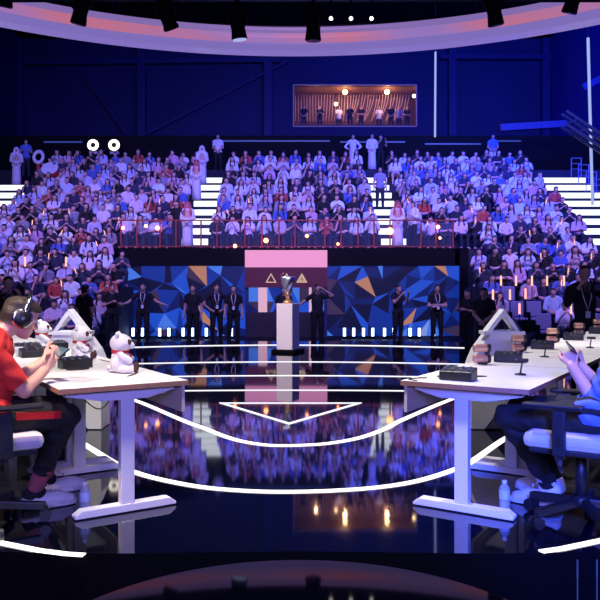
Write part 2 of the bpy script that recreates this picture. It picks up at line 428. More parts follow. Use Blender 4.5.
def stand_pose(h=1.75, arms='down', turn=0.0, wide=.1):
    """standing, facing -Y (person's right is -X)"""
    k = h/1.75; J = dict(pelvis=(0, 0, .95), chest=(0, .01, 1.26), neck=(0, .015, 1.47), head=(0, -.015, 1.62), shR=(-.185, .015, 1.40), shL=(.185, .015, 1.40),
        hipR=(-.09, 0, .92), hipL=(.09, 0, .92), knR=(-wide-.01, -.01, .50), knL=(wide+.01, -.01, .50), anR=(-wide-.02, .03, .085), anL=(wide+.02, .03, .085),
        toR=(-wide-.06, -.14, .035), toL=(wide+.06, -.14, .035))
    A = dict(down=((-.24, .03, 1.11), (-.25, -.04, .86), (.24, .03, 1.11), (.25, -.04, .86)),
        pray=((-.25, .0, 1.13), (-.05, -.20, 1.24), (.25, .0, 1.13), (.05, -.20, 1.24)),
        cross=((-.25, -.02, 1.13), (.07, -.20, 1.17), (.25, -.02, 1.13), (-.07, -.17, 1.12)),
        akimbo=((-.37, .05, 1.17), (-.19, -.07, 1.02), (.37, .05, 1.17), (.19, -.07, 1.02)),
        spread=((-.40, -.02, 1.20), (-.60, -.08, 1.13), (.38, -.02, 1.22), (.60, -.06, 1.14)),
        front=((-.24, .02, 1.12), (-.04, -.16, .96), (.24, .02, 1.12), (.04, -.16, .97)),
        salute=((-.42, .0, 1.24), (-.60, -.05, 1.12), (.42, -.03, 1.43), (.16, -.08, 1.60)),
        film=((-.24, -.12, 1.22), (-.12, -.30, 1.46), (.24, -.12, 1.22), (.12, -.30, 1.46)),
        hold=((-.25, -.02, 1.13), (-.14, -.25, 1.20), (.25, -.02, 1.13), (.14, -.25, 1.20)))[arms]
    J.update(elR=A[0], wrR=A[1], elL=A[2], wrL=A[3])
    return {n: V(p)*k for n, p in J.items()}
def sit_pose(arms='lap', lean=0.0, tilt=0.0):
    """seated at 0.43 m, facing -Y"""
    y = -lean
    J = dict(pelvis=(0, .06, .50), chest=(0, .08+y*.5, .80), neck=(0, .07+y, 1.0), head=(tilt, .03+y*1.2, 1.15), shR=(-.18, .08+y, .94), shL=(.18, .08+y, .94),
        hipR=(-.09, .05, .50), hipL=(.09, .05, .50), knR=(-.13, -.36, .50), knL=(.13, -.36, .50), anR=(-.12, -.34, .09), anL=(.12, -.34, .09),
        toR=(-.14, -.50, .035), toL=(.14, -.50, .035))
    A = dict(lap=((-.24, .05+y, .68), (-.08, -.18, .62), (.24, .05+y, .68), (.08, -.18, .62)),
        clap=((-.25, -.02+y, .70), (-.04, -.20+y, .86), (.25, -.02+y, .70), (.04, -.20+y, .86)),
        stick=((-.25, -.02+y, .69), (-.14, -.24+y, .86), (.24, .03, .68), (.10, -.18, .62)),
        cross=((-.24, 0+y, .69), (.07, -.16+y, .74), (.24, 0+y, .69), (-.07, -.14+y, .70)),
        phone=((-.23, -.05+y, .70), (-.07, -.24+y, .93), (.23, -.05+y, .70), (.07, -.24+y, .93)),
        chin=((-.16, -.18+y, .66), (-.06, -.12+y*1.2, .98), (.22, 0, .66), (.0, -.22, .62)))[arms]
    J.update(elR=A[0], wrR=A[1], elL=A[2], wrL=A[3])
    return {n: V(p) for n, p in J.items()}
FW = V((0, -1, 0))
# ------------------------------------------------------------------ the hall
PITZ = -.35
def slab(name, x0, x1, y0, y1, z0, z1, m, kind=True):
    o = MB().box(((x0+x1)/2, (y0+y1)/2, (z0+z1)/2), (x1-x0, y1-y0, z1-z0)).build(name, m)
    if kind: struct(o)
    return o
slab('floor_arena', -19, 17.2, -3, 50, PITZ-.2, PITZ, 'pit')
E = 3.56
stage = MB(); poly = [(-6.2, E+.25), (-2.2, E+.04), (-.9, E-.01), (0, E+.02), (.9, E-.01), (2.2, E+.04), (6.2, E+.25), (6.2, 10.6), (3.95, 12.2), (3.95, 17.3), (2.6, 17.75), (-2.6, 17.75), (-3.95, 17.3), (-3.95, 12.2), (-6.2, 10.6)]
stage.prism([(x, y, -.34) for x, y in poly], (0, 0, .34)); stage.m = [1]+[0]+[1]*(len(stage.f)-2)
st = struct(stage.build('floor_stage', ['stage', 'fascia']))
slab('wall_left', -18.9, -18.5, -3, 49, PITZ, 18, 'wall')
slab('wall_right', 16.5, 16.9, -3, 49, PITZ, 18, 'wallblue')
slab('ceiling', -19, 17, -3, 49, 17.8, 18, 'black')
BW = 48.0
wx0, wx1 = at(293.5, 0, BW).x, at(416.5, 0, BW).x; wz0, wz1 = at(0, 126.5, BW).z, at(0, 85, BW).z
bw = MB()
bw.box(((-18.9+wx0)/2, BW+.2, 8.8), (wx0+18.9, .4, 18.4)); bw.box(((16.9+wx1)/2, BW+.2, 8.8), (16.9-wx1, .4, 18.4))
bw.box(((wx0+wx1)/2, BW+.2, (wz0+PITZ)/2), (wx1-wx0, .4, wz0-PITZ)); bw.box(((wx0+wx1)/2, BW+.2, (wz1+18)/2), (wx1-wx0, .4, 18-wz1))
struct(bw.build('wall_back', 'wall'))
# wall posts, girders and braces on the back wall
def girder(p0, p1, w, m, name='wall_girder', label='', cat='girder', g=None):
    o = MB().bar(p0, p1, w, w).build(name, m); return tag(o, label, cat, g)
for px, lab in ((20, 'dark steel post beside the left end of the back wall'), (142, 'steel wall post above the two round ring lamps'), (268, 'steel wall post left of the lit lounge window'), (452, 'steel wall post right of the lit lounge window'), (545, 'steel wall post near the right corner of the back wall')):
    p = at(px, 0, BW-.25); girder((p.x, p.y, 6), (p.x, p.y, 17.7), .5, 'beamblue', 'wall_post', lab, 'post', 'steel posts on the back wall')
girder(at(0, 63, BW-.4), at(280, 60, BW-.4), .3, 'beamblue', 'wall_girder', 'horizontal blue girder high on the left back wall', 'girder')
girder(at(440, 57, BW-.4), at(560, 57, BW-.4), .3, 'beamblue', 'wall_girder', 'horizontal blue girder high on the right back wall', 'girder')
girder(at(85, 75, BW-.4), at(128, 136, BW-.4), .16, 'beamblue', 'wall_brace', 'thin diagonal brace on the wall above the ring lamps', 'brace')
girder(at(145, 135, BW-.4), at(290, 60, BW-.4), .14, 'beamblue', 'wall_brace', 'long diagonal brace rising towards the lounge window', 'brace')
# upper walkway behind the stands, with its blue light lines
wk = slab('floor_walkway', -18.5, 16.5, 34.4, BW, PITZ, 6.9, 'tier')
pr = MB(); pr.box((-1, 36.2, 7.9), (35, .12, 2.0)); struct(pr.build('trim_1', 'black'))
for a, b, y, lab in ((212, 330, 141, 'thin pale blue light line below the lounge window'), (340, 405, 142, 'short pale light line under the right half of the lounge window'), (425, 481, 144, 'blue light line on the parapet right of the lounge window'), (498, 521, 141, 'small blue light line at the right end of the parapet'), (44, 82, 142, 'blue light line on the parapet left of the ring lamps')):
    tag(MB().bar(at(a, y, 36.12), at(b, y, 36.12), .07, .05).build('light_line', 'tubeblue'), lab, 'light strip', 'light lines on the rear parapet')
# hanging light tubes
t = tag(MB().cyl(at(435.5, 52, 36), at(435, 137, 36), .05, seg=10).build('light_tube', 'tube'), 'thin upright light tube right of the lounge window', 'light tube'); MB().cyl(at(435.5, 52, 36), V((at(435.5, 52, 36).x, 36, 17.8)), .01, seg=6).build('hanger', 'truss', t)
t = tag(MB().cyl(at(588, 38, 30), at(592.5, 205, 30), .06, seg=10).build('light_tube', 'tube'), 'tall upright light tube before the blue right wall', 'light tube'); MB().cyl(at(588, 38, 30), V((at(588, 38, 30).x, 30, 17.8)), .01, seg=6).build('hanger', 'truss', t)
tr = thing('lighting_truss', 'dark slanted truss high at the right edge before the blue wall', 'truss')
a0, a1 = at(566, 124, 28), at(640, 172, 28)
for q, (dy, dz) in enumerate(((0, 0), (.5, 0), (0, .5), (.5, .5))): MB().bar(a0+V((0, dy, dz)), a1+V((0, dy, dz)), .10, .10).build('chord', 'truss', tr)
for q in range(6):
    a = a0.lerp(a1, q/6); b = a0.lerp(a1, (q+1)/6); MB().bar(a, b+V((0, 0, .5)), .05, .05).build('lacing_bar', 'truss', tr)
for a, b in (((500, 128), (566, 124)), ((582, 88), (640, 60))):
    girder(at(*a, 33), at(*b, 33), .3, 'beamblue', 'wall_girder', 'blue pipe on the wall %s' % ('above the right stair' if a[0] == 500 else 'at the top right beside the light tube'), 'girder')
# ------------------------------------------------------------------ lounge behind the window in the back wall
lw = wx1-wx0; lc = (wx0+wx1)/2
lo = MB(); lo.box((lc, BW+4.3, (wz0+wz1)/2), (lw+2, .2, wz1-wz0+1)); lo.box((lc, BW+2.3, wz0-.1), (lw+2, 4.2, .2)); lo.box((lc, BW+2.3, wz1+.3), (lw+2, 4.2, .2))
lo.box((wx0-.9, BW+2.3, (wz0+wz1)/2), (.2, 4.2, 3.4)); lo.box((wx1+.9, BW+2.3, (wz0+wz1)/2), (.2, 4.2, 3.4)); struct(lo.build('wall_lounge', 'warmwall'))
wf = MB(); T = .07
for z in (wz0, wz1): wf.bar((wx0, BW-.02, z), (wx1, BW-.02, z), T, T)
for x in (wx0, wx1): wf.bar((x, BW-.02, wz0), (x, BW-.02, wz1), T, T)
w1 = struct(wf.build('window_1', 'warmslat')); struct(MB().box((lc, BW+.05, (wz0+wz1)/2), (lw, .02, wz1-wz0)).build('window_glass', 'glass', w1))
scr = MB(); n = 40
for i in range(n):
    x = wx0+lw*(i+.5)/n; s = -.02 if i < 9 else (.35+.5*((i*7) % 5)/5 if i > 19 else .12)
    scr.tube([(x+s*(1-q/5)**1.6*-.9, BW+2.6, wz0+.95+(wz1-wz0-.9)*q/5) for q in range(6)], .022, 5)
o = tag(scr.build('string_curtain', 'warmslat'), 'curtain of slanting wooden rods behind the guests in the lounge window', 'curtain')
for q, (px, py) in enumerate(((345, 92), (387, 92), (414, 96), (336, 104))):
    d = BW+1.6; p = at(px, py, d); L = thing('pendant_lamp', ['round glowing pendant lamp in the middle of the lounge window', 'round glowing pendant lamp right of centre in the lounge window', 'glowing pendant lamp at the right edge of the lounge window', 'small low glowing lamp among the lounge guests'][q], 'lamp', p, group='lounge pendant lamps')
    MB().ball((0, 0, 0), .17 if q < 2 else .12).build('bulb', 'warmlamp', L, True); MB().cyl((0, 0, .15), (0, 0, max(.2, wz1+.2-p.z)), .012, seg=6).build('cord', 'black', L)
bar_ = MB().box((lc, BW+.7, wz0+.12), (lw-.4, .4, .24)).build('bar_counter', 'warmwall', bevel=.02); tag(bar_, 'long low counter along the lounge window sill', 'counter')
# ------------------------------------------------------------------ overhead ring
RR, RC = 8.57, V((-.12, 5.43, 0))
rm = bpy.data.materials.new('ring_led'); rm.use_nodes = True; nt = rm.node_tree; b = nt.nodes['Principled BSDF']; b.inputs['Base Color'].default_value = (.02, .02, .03, 1)
tc = nt.nodes.new('ShaderNodeTexCoord'); mp = nt.nodes.new('ShaderNodeMapping'); mp.inputs['Scale'].default_value = (.32, .32, .9); nz = nt.nodes.new('ShaderNodeTexNoise'); nz.inputs['Scale'].default_value = 1.0; nz.inputs['Detail'].default_value = 2
cr = nt.nodes.new('ShaderNodeValToRGB'); cr.color_ramp.elements[0].position = .42; cr.color_ramp.elements[0].color = (.46, .28, .80, 1); cr.color_ramp.elements[1].position = .62; cr.color_ramp.elements[1].color = (.80, .25, .42, 1)
nt.links.new(tc.outputs['Object'], mp.inputs['Vector']); nt.links.new(mp.outputs['Vector'], nz.inputs['Vector']); nt.links.new(nz.outputs['Fac'], cr.inputs['Fac']); nt.links.new(cr.outputs['Color'], b.inputs['Emission Color']); b.inputs['Emission Strength'].default_value = .62
M['ringled'] = rm; M['ringlav'] = led('ring_lavender', (.33, .24, .76), .62); M['ringviolet'] = led('ring_violet', (.40, .26, .74), .55)
ring = thing('ceiling_ring', 'huge circular light ring overhead glowing lavender and pink', 'light ring', (RC.x, RC.y, 6.03))
def hoop(prof, name, m):
    mb = MB(); seg = 160; rings = []
    for k in range(seg):
        a = 2*PI*k/seg; rings.append(mb.add([V((r*math.cos(a), r*math.sin(a), z)) for r, z in prof]))
    for k in range(seg): mb.quad_strip(rings[k], rings[(k+1) % seg])
    return mb.build(name, m, ring, True)
hoop([(RR, .0), (RR, .19), (RR+.06, .19), (RR+.06, .0)], 'inner_band', 'ringled')
hoop([(RR, .19), (RR, .31), (RR+.06, .31), (RR+.06, .19)], 'top_band', 'ringviolet')
hoop([(RR, -.04), (RR, .0), (RR+.68, .0), (RR+.68, -.04)], 'underside', 'ringlav')
hoop([(RR+.06, .31), (RR+.06, .36), (RR+.68, .36), (RR+.68, .0)], 'housing', 'black')
for a in range(8):
    t_ = PI/8+a*PI/4; MB().cyl((math.cos(t_)*(RR+.4), math.sin(t_)*(RR+.4), .3), (math.cos(t_)*(RR+.4), math.sin(t_)*(RR+.4), 11.75), .02, seg=6).build('hanger', 'truss', ring)
# lighting truss with moving heads
tz = 6.02
tr = thing('ceiling_truss', 'dark lighting truss across the hall carrying the spot lights', 'truss', (0, 12.0, tz))
for dy, dz in ((-.2, 0), (.2, 0), (0, .35)): MB().cyl((-6.5, dy, dz+.12), (6.5, dy, dz+.12), .035, seg=8).build('chord', 'truss', tr)
mb = MB()
for i in range(26):
    x = -6.5+i*.5
    for dy in (-.2, .2): mb.cyl((x, dy, .12), (x+.25, 0, .47), .014, seg=6); mb.cyl((x+.25, 0, .47), (x+.5, dy, .12), .014, seg=6)
mb.build('lacing', 'truss', tr)
for x in (-5, 5): MB().cyl((x, 0, .45), (x, 0, 11.75), .02, seg=6).build('hanger', 'truss', tr)
def mover(px, ptop, pbot, d, tiltx, tilty, label, s=1.0, lit=False):
    top = at(px, ptop, d); bot = at(px, pbot, d); H = (top.z-bot.z)*.92
    t = thing('spot_light', label, 'spot light', top, group='moving spot lights under the truss')
    MB().cyl((0, 0, .05), (0, 0, max(.1, tz+.1-top.z) if d == 12 else .25), .03, seg=8).build('clamp', 'black', t)
    MB().box((0, 0, .02), (.26*s, .2*s, .09)).build('base', 'black', t, bevel=.015)
    y = MB(); 
    for e in (-1, 1): y.bar((.15*s*e, 0, .0), (.15*s*e, 0, -.20*s), .03, .09)
    y.bar((-.15*s, 0, -.015), (.15*s, 0, -.015), .03, .09)
    y.build('yoke', 'black', t)
    R = Matrix.Rotation(tiltx, 3, 'X') @ Matrix.Rotation(tilty, 3, 'Y')
    h = MB().lathe([(.07, .10), (.115, .07), (.125, -.08), (.115, -.16), (.13, -.30), (.135, -H+.12)], (0, 0, -.12), R, 18).build('lamp_head', 'black', t, True, )
    MB().lathe([(.118, -H+.118), (.118, -H+.105)], (0, 0, -.12), R, 18).build('lens', 'tube' if lit else 'darkmetal', h)
for a in ((82, -4, 26, 12, .2, .25, 'black spot light over the upper left of the ring'), (165, 4, 28, 12, .5, -.3, 'black spot light second from the left below the truss'), (237, 12, 41, 12, .15, -.12, 'black spot light left of centre with a lit lens', 1, True),
          (313.5, 12, 42, 12, .1, .02, 'black spot light hanging at the middle of the ring'), (493, -4, 27, 12, .2, -.2, 'black spot light over the right half of the ring'), (575, -14, 14, 12, .35, .2, 'black spot light at the top right corner of the ring'), (6, -20, 8, 12, .3, .2, 'black spot light at the top left corner of the ring')): mover(*a)
for px in (331, 351, 371.5):
    p = at(px, 18.5, 12); t = thing('pin_lamp', 'tiny white pin lamp on the truss, %s of three' % {331: 'left', 351: 'middle', 371.5: 'right'}[px], 'lamp', p, group='pin lamps on the truss')
    MB().ball((0, 0, 0), .035, 10).build('bulb', 'ringlamp', t, True); MB().cyl((0, 0, .02), (0, 0, tz+.1-p.z), .012, seg=6).build('stem', 'black', t)
# ------------------------------------------------------------------ stands
RUN, RISE, D0, Z0 = .85, .45, 26.3, 2.68
def rowz(i): return max(Z0+RISE*i, PITZ)
def rowd(i): return D0+RUN*i
def lower_edge(i, s): return s*(5.55 if i < -2 else 6.35)
for side in (-1, 1):
    mb = MB(); mu = MB()
    for i in range(-7, 9):
        x0 = lower_edge(i, side) if i < 0 else side*(4.45 if side < 0 else 3.95); x1 = side*(11.75 if side < 0 else 10.75)
        mb.box(((x0+x1)/2, rowd(i)+.0, (rowz(i)+PITZ)/2), (abs(x1-x0), RUN, rowz(i)-PITZ+.002))
    struct(mb.build('floor_stand', 'tier'))
mb = MB()
for i in range(0, 9): mb.box((-.2, rowd(i), (rowz(i)+PITZ)/2), (6.3, RUN, rowz(i)-PITZ))
struct(mb.build('floor_stand', 'tier'))
# balcony in front of the middle stand
bx0, bx1 = at(117, 0, 25).x, at(455, 0, 25).x
bal = MB(); bal.box(((bx0+bx1)/2, 25.45, (2.06+Z0)/2), (bx1-bx0, .92, Z0-2.06)); struct(bal.build('floor_balcony', 'black'))
for px0, px1, nm in ((109, 117.5, 'left'), (459.5, 468, 'right')):
    struct(slab('wall_'+nm+'_pier', at(px0, 0, 25).x, at(px1, 0, 25).x, 24.9, 25.9, PITZ, 2.68, 'black'))
rail = thing('balcony_railing', 'red lit railing with glass panels along the balcony front', 'railing', ((bx0+bx1)/2, 25.1, Z0))
cx = (bx0+bx1)/2
for z in (.96, .06): MB().bar((bx0-cx, 0, z), (bx1-cx, 0, z), .045, .045).build('rail', 'railred', rail)
posts = [121, 137, 160, 176, 201, 217, 245, 262, 279, 295, 325, 341, 358, 374, 390, 421, 436, 453]
for px in posts: MB().bar((at(px, 0, 25.1).x-cx, 0, 0), (at(px, 0, 25.1).x-cx, 0, .96), .05, .05).build('post', 'railred', rail)
for a, b in zip(posts[:-1], posts[1:]):
    MB().box(((at(a, 0, 25.1).x+at(b, 0, 25.1).x)/2-cx, 0, .5), (at(b, 0, 25).x-at(a, 0, 25).x-.1, .012, .8)).build('glass_panel', 'glass', rail)
for q, (px, py, r) in enumerate(((157.5, 228, .075), (266, 240.5, .085), (235, 246, .065), (390, 231, .12), (307, 236, .06), (438, 227, .07), (146, 226, .06), (338, 244, .05), (123, 228, .06), (440, 238, .05))):
    p = at(px, py, 25.0); t = thing('railing_lamp', 'small amber lamp on the balcony railing, %s from its left end' % ORD[1+sorted([157.5, 266, 235, 390, 307, 438, 146, 338, 123, 440]).index(px)], 'lamp', p, group='amber lamps on the balcony railing')
    MB().ball((0, 0, 0), r, 10).build('bulb', 'lampamber', t, True); MB().box((0, .06, 0), (.05, .06, .05)).build('bracket', 'black', t)
# lit staircases
def stair(x0, x1, rows, label, start=0, railing=False):
    t = thing('staircase', label, 'staircase', ((x0+x1)/2, rowd(start), rowz(start)-RISE)); w = x1-x0
    for i in rows:
        z = rowz(i)-(rowz(start)-RISE); y = rowd(i)-rowd(start)
        zb = PITZ-t.location.z; s = MB().box((0, y, (z+zb)/2), (w, RUN, z-zb)).build('step', 'tier', t)
        MB().box((0, y-RUN/2-.012, z-.13), (w-.08, .024, .23)).build('riser_light', 'riser', s)
    if railing:
        for i in rows:
            z = rowz(i)-(rowz(start)-RISE); y = rowd(i)-rowd(start); x = w/2-.06
            p = MB(); p.cyl((x, y, z), (x, y, z+.95), .02, seg=6); p.cyl((x-.45, y, z), (x-.45, y, z+.95), .02, seg=6)
            for h in (.95, .7, .45): p.cyl((x, y, z+h), (x-.45, y, z+h), .014, seg=6)
            p.build('handrail', 'bandlav', t)
    return t
stair(-4.45, -3.35, range(0, 9), 'lit staircase between the left and the middle stand', 0)
stair(2.95, 3.95, range(0, 9), 'lit staircase between the middle and the right stand', 0)
stair(10.75, 12.9, range(-2, 9), 'lit staircase with rails at the right end of the right stand', -2, True)
stair(-13.6, -11.75, range(-2, 8), 'lit staircase at the left end of the left stand', -2, False)
# ------------------------------------------------------------------ screens and trophy gate
SD = 25.1
pal = [((.003, .012, .14), 6), ((.005, .035, .36), 7), ((.015, .09, .72), 5), ((.07, .22, .95), 2.4), ((.001, .004, .04), 6), ((.25, .36, .95), 1.6), ((.55, .24, .15), .9), ((.05, .03, .09), 1.3)]
pm = []
for q, (c, w) in enumerate(pal):
    k = 'facet%d' % q; M[k] = led('screen_facet_%d' % q, c, .78); pm.append(k)
def facets(px0, px1, py0, py1, d, nx, ny, seed, name, label):
    rg = random.Random(seed); a, b = at(px0, py1, d), at(px1, py0, d); W, H = b.x-a.x, b.z-a.z
    t = thing(name, label, 'screen', ((a.x+b.x)/2, d, a.z)); mb = MB(); P = {}
    for i in range(nx+1):
        for j in range(ny+1):
            x = i/nx; z = j/ny
            if 0 < i < nx: x += rg.uniform(-.42, .42)/nx
            if 0 < j < ny: z += rg.uniform(-.42, .42)/ny
            P[i, j] = mb.add([(-W/2+x*W, 0, z*H)])[0]
    for i in range(nx):
        for j in range(ny):
            q = [P[i, j], P[i+1, j], P[i+1, j+1], P[i, j+1]]
            for tri in (([0, 1, 2], [0, 2, 3]) if rg.random() < .5 else ([0, 1, 3], [1, 2, 3])):
                mb.cur = rg.choices(range(len(pal)), [w for _, w in pal])[0]; mb.face([q[k] for k in tri])
    mb.build('picture', pm, t, loc=(0, -.062, 0)); MB().box((0, 0, H/2), (W+.1, .12, H+.06)).build('cabinet', 'black', t)
    return t
facets(117.5, 246, 266, 339, SD, 9, 5, 5, 'video_wall', 'wide screen of blue and copper facets left of the trophy gate')
facets(327, 460, 266, 339, SD, 9, 5, 31, 'video_wall', 'wide screen of blue and copper facets right of the trophy gate')
facets(247, 326, 284, 318, SD+.6, 4, 2, 11, 'video_wall', 'narrow faceted blue screen seen through the trophy gate')
GD = 24.6
gate = thing('trophy_gate', 'portal with a pink header and dark sign board behind the trophy', 'gate', (at(286.5, 0, GD).x, GD, PITZ))
def gbox(x0, x1, y0, y1, th, name, m, dy=0, par=None):
    a, b = at(x0, y1, GD), at(x1, y0, GD); return MB().box(((a.x+b.x)/2-gate.location.x, dy, (a.z+b.z)/2-PITZ), (b.x-a.x, th, b.z-a.z)).build(name, m, par or gate)
gbox(245.5, 327, 250.5, 267.5, .5, 'header', 'pink')
sb = gbox(245.5, 327, 267.5, 287.5, .46, 'sign_board', 'maroon')
gbox(258.5, 267, 287.5, 343, .3, 'post', 'postpink'); gbox(309, 311.5, 287.5, 343, .2, 'post', 'postpink'); gbox(324, 327, 287.5, 343, .3, 'post', 'navy_panel'); gbox(245.5, 248.5, 287.5, 343, .3, 'post', 'navy_panel')
gbox(247.5, 323, 312, 344, .08, 'lower_panel', 'darkmetal', -.2)
for q, (x0, x1) in enumerate(((266, 276.6), (281.6, 292), (296.4, 307.2))):
    p = [at(x0, 282.6, GD), at(x1, 282.6, GD), at((x0+x1)/2, 273.4, GD)]; p = [v-gate.location+V((0, -.26, 0)) for v in p]
    mb = MB().frame(p, .24, (0, .03, 0))
    c = sum(p, V())/3
    if q == 1: mb.prism([c+(v-c)*-.36+V((0, 0, -.02)) for v in p], (0, .03, 0))
    if q == 2:
        for k in range(3):
            s = .62-.22*k; mb.frame([c+(v-c)*s for v in p], .22, (0, .03, 0))
    mb.build('triangle_emblem', 'gold', sb)
# floor lamps before the screens
for q, (px, two) in enumerate(((138, 1), (164.5, 1), (188, 1), (206.5, 0), (231.5, 0), (349, 1), (368, 1), (389, 1), (414.5, 1), (433.5, 0))):
    d = 23.6; p = at(px, 332, d); p.z = PITZ
    t = thing('floor_lamp', 'small %s floor lamp glowing before the %s screen, %s from its left end' % ('twin' if two else 'single', 'left' if q < 5 else 'right', ORD[q+1 if q < 5 else q-4]), 'lamp', p, group='floor lamps before the screens')
    MB().box((0, 0, .04), (.40 if two else .16, .22, .08)).build('base', 'black', t)
    z0 = at(0, 336.5, d).z-PITZ; z1 = at(0, 327.5, d).z-PITZ
    for x in ((-.15, .15) if two else (0,)):
        h = MB().box((x, .03, (z0+z1)/2), (.13, .12, z1-z0+.04)).build('lamp_head', 'black', t); MB().box((x, -.04, (z0+z1)/2), (.085, .03, z1-z0-.03)).build('lens', 'bluelamp', h)
    MB().bar((0, .03, .06), (0, .03, z0), .04, .04).build('stem', 'black', t); MB().bar((-.13, .03, z0), (.13, .03, z0), .03, .03).build('crossbar', 'black', t)
# trophy and plinth
p = fl(288, 352)
pl = thing('trophy_plinth', 'white square column carrying the trophy in mid stage', 'plinth', p, rz=math.radians(-24))
k = FPX/p.y; hh = 46.5/k
MB().box((0, 0, .05+hh/2), (.35, .35, hh-.02)).build('column', 'white_plinth', pl, bevel=.008); MB().box((0, 0, .03), (.52, .52, .06)).build('base', 'black', pl, bevel=.01)
zt = .05+hh
tp = thing('trophy', 'twisted silver and gold trophy cup on the white column', 'trophy', (p.x, p.y, zt-.009))
MB().lathe([(.10, 0), (.105, .015), (.095, .05), (.06, .07)], seg=24).build('base', 'goldmetal', tp, True)
MB().lathe([(.055, .07), (.042, .12), (.05, .17), (.065, .22)], seg=24, twist=3, wave=.12, nw=5).build('stem', 'goldmetal', tp, True)
MB().lathe([(.065, .22), (.085, .28), (.105, .36), (.125, .44), (.14, .50), (.148, .55), (.135, .545), (.09, .40), (.02, .28)], seg=40, twist=5, wave=.10, nw=5).build('cup', 'silvermetal', tp, True)
MB().tube([V((math.cos(t_*4.2)*(.075+.085*t_), math.sin(t_*4.2)*(.075+.085*t_), .22+.40*t_)) for t_ in [i/14 for i in range(15)]], [.018*(1-.5*i/14) for i in range(15)]).build('ribbon', 'goldmetal', tp, True)
# ------------------------------------------------------------------ stage floor light lines
def strip(pts, w, label, z=.005, m='strip', closed=False, z0=.0, smooth=True):
    P = [fl(*q) for q in pts]
    if smooth and len(P) > 3:
        Q = []
        for i in range(len(P)-1):
            a, b, c, d = P[max(i-1, 0)], P[i], P[i+1], P[min(i+2, len(P)-1)]
            for k in range(6):
                u = k/6; Q.append(.5*((2*b)+(c-a)*u+(2*a-5*b+4*c-d)*u*u+(3*b-a-3*c+d)*u**3))
        P = Q+[P[-1]]
    return tag(MB().ribbon(P, w, z0, z).build('floor_light_line', m), label, 'light strip', 'light lines in the stage floor')
strip([(30, 418), (58, 431), (80, 442), (116, 464), (132, 471.5), (160, 479.5), (200, 487), (240, 490.7), (280, 492), (330, 491), (380, 487.3), (420, 480.5), (455, 469.5), (472, 461.5), (503, 440), (530, 425), (555, 412)], .055, 'long white light line curving round the front of the stage')
strip([(120, 396), (142, 403), (184, 421), (203, 428), (222, 435.5), (240, 441), (262, 444.7), (280, 445.7), (305, 445.2), (330, 443.3), (360, 437.8), (385, 429), (400, 421), (437, 405), (455, 398)], .06, 'second curved light line behind the front one')
tri = [fl(219, 403), fl(362, 403), fl(289, 424.5)]
tag(MB().frame([v+V((0, 0, .0)) for v in tri], .085, (0, 0, .006)).build('floor_light_line', 'stripcool'), 'flat triangle of light lines in the middle of the stage floor', 'light strip', 'light lines in the stage floor')
def arc(yc, x0, x1, c, w, z, label):
    Yc = fl(288, yc).y; pts = []
    for i in range(25):
        X = x0+(x1-x0)*i/24; xr = X+.0165*Yc; pts.append(V((X, Yc-c*xr*xr, 0)))
    tag(MB().ribbon(pts, w, 0, z).build('floor_light_line', 'stripcool'), label, 'light strip', 'light lines in the stage floor')
arc(390.3, -1.75, 1.6, .03, .05, .006, 'straight light line just behind the floor triangle')
arc(375.8, -2.35, 2.2, .035, .06, .007, 'straight light line second behind the floor triangle')
arc(362.0, -3.1, 3.0, .045, .06, .009, 'straight light line third behind the floor triangle')
arc(345.2, -3.75, 3.55, .055, .07, .013, 'long light line at the back of the stage before the column')
strip([(-40, 533), (0, 543), (40, 551), (66, 554.3), (84, 555.5)], .042, 'light line at the front left edge of the stage', smooth=False)
strip([(541, 552), (562, 549), (600, 541), (640, 530)], .042, 'light line at the front right edge of the stage', smooth=False)
for q, px in enumerate((577.5, 597)):
    tag(MB().cyl(at(px, 560, 3.3), at(px, 578, 3.3), .004, seg=8).cyl(at(px, 578, 3.3), V((at(px, 578, 3.3).x, 3.3, PITZ)), .003, seg=6).build('light_tube', 'tubeblue'), 'thin upright blue light before the stage front at the right, %s one' % ('inner' if q == 0 else 'outer'), 'light tube')  # glowing tubes added to draw thin blue lines; no lamp known there
# small round glossy table in front of the stage
tb = thing('cocktail_table', 'round glossy black table top in the near foreground', 'table', (0, .645, PITZ))
MB().lathe([(.285, 1.28), (.295, 1.285), (.295, 1.295), (.288, 1.30)], seg=96).build('tabletop', 'tablegloss', tb)
MB().cyl((0, 0, .03), (0, 0, 1.28), .035, seg=16).build('column', 'black', tb, True); MB().lathe([(.22, 0), (.22, .015), (.05, .04)], seg=32).build('base', 'black', tb, True)
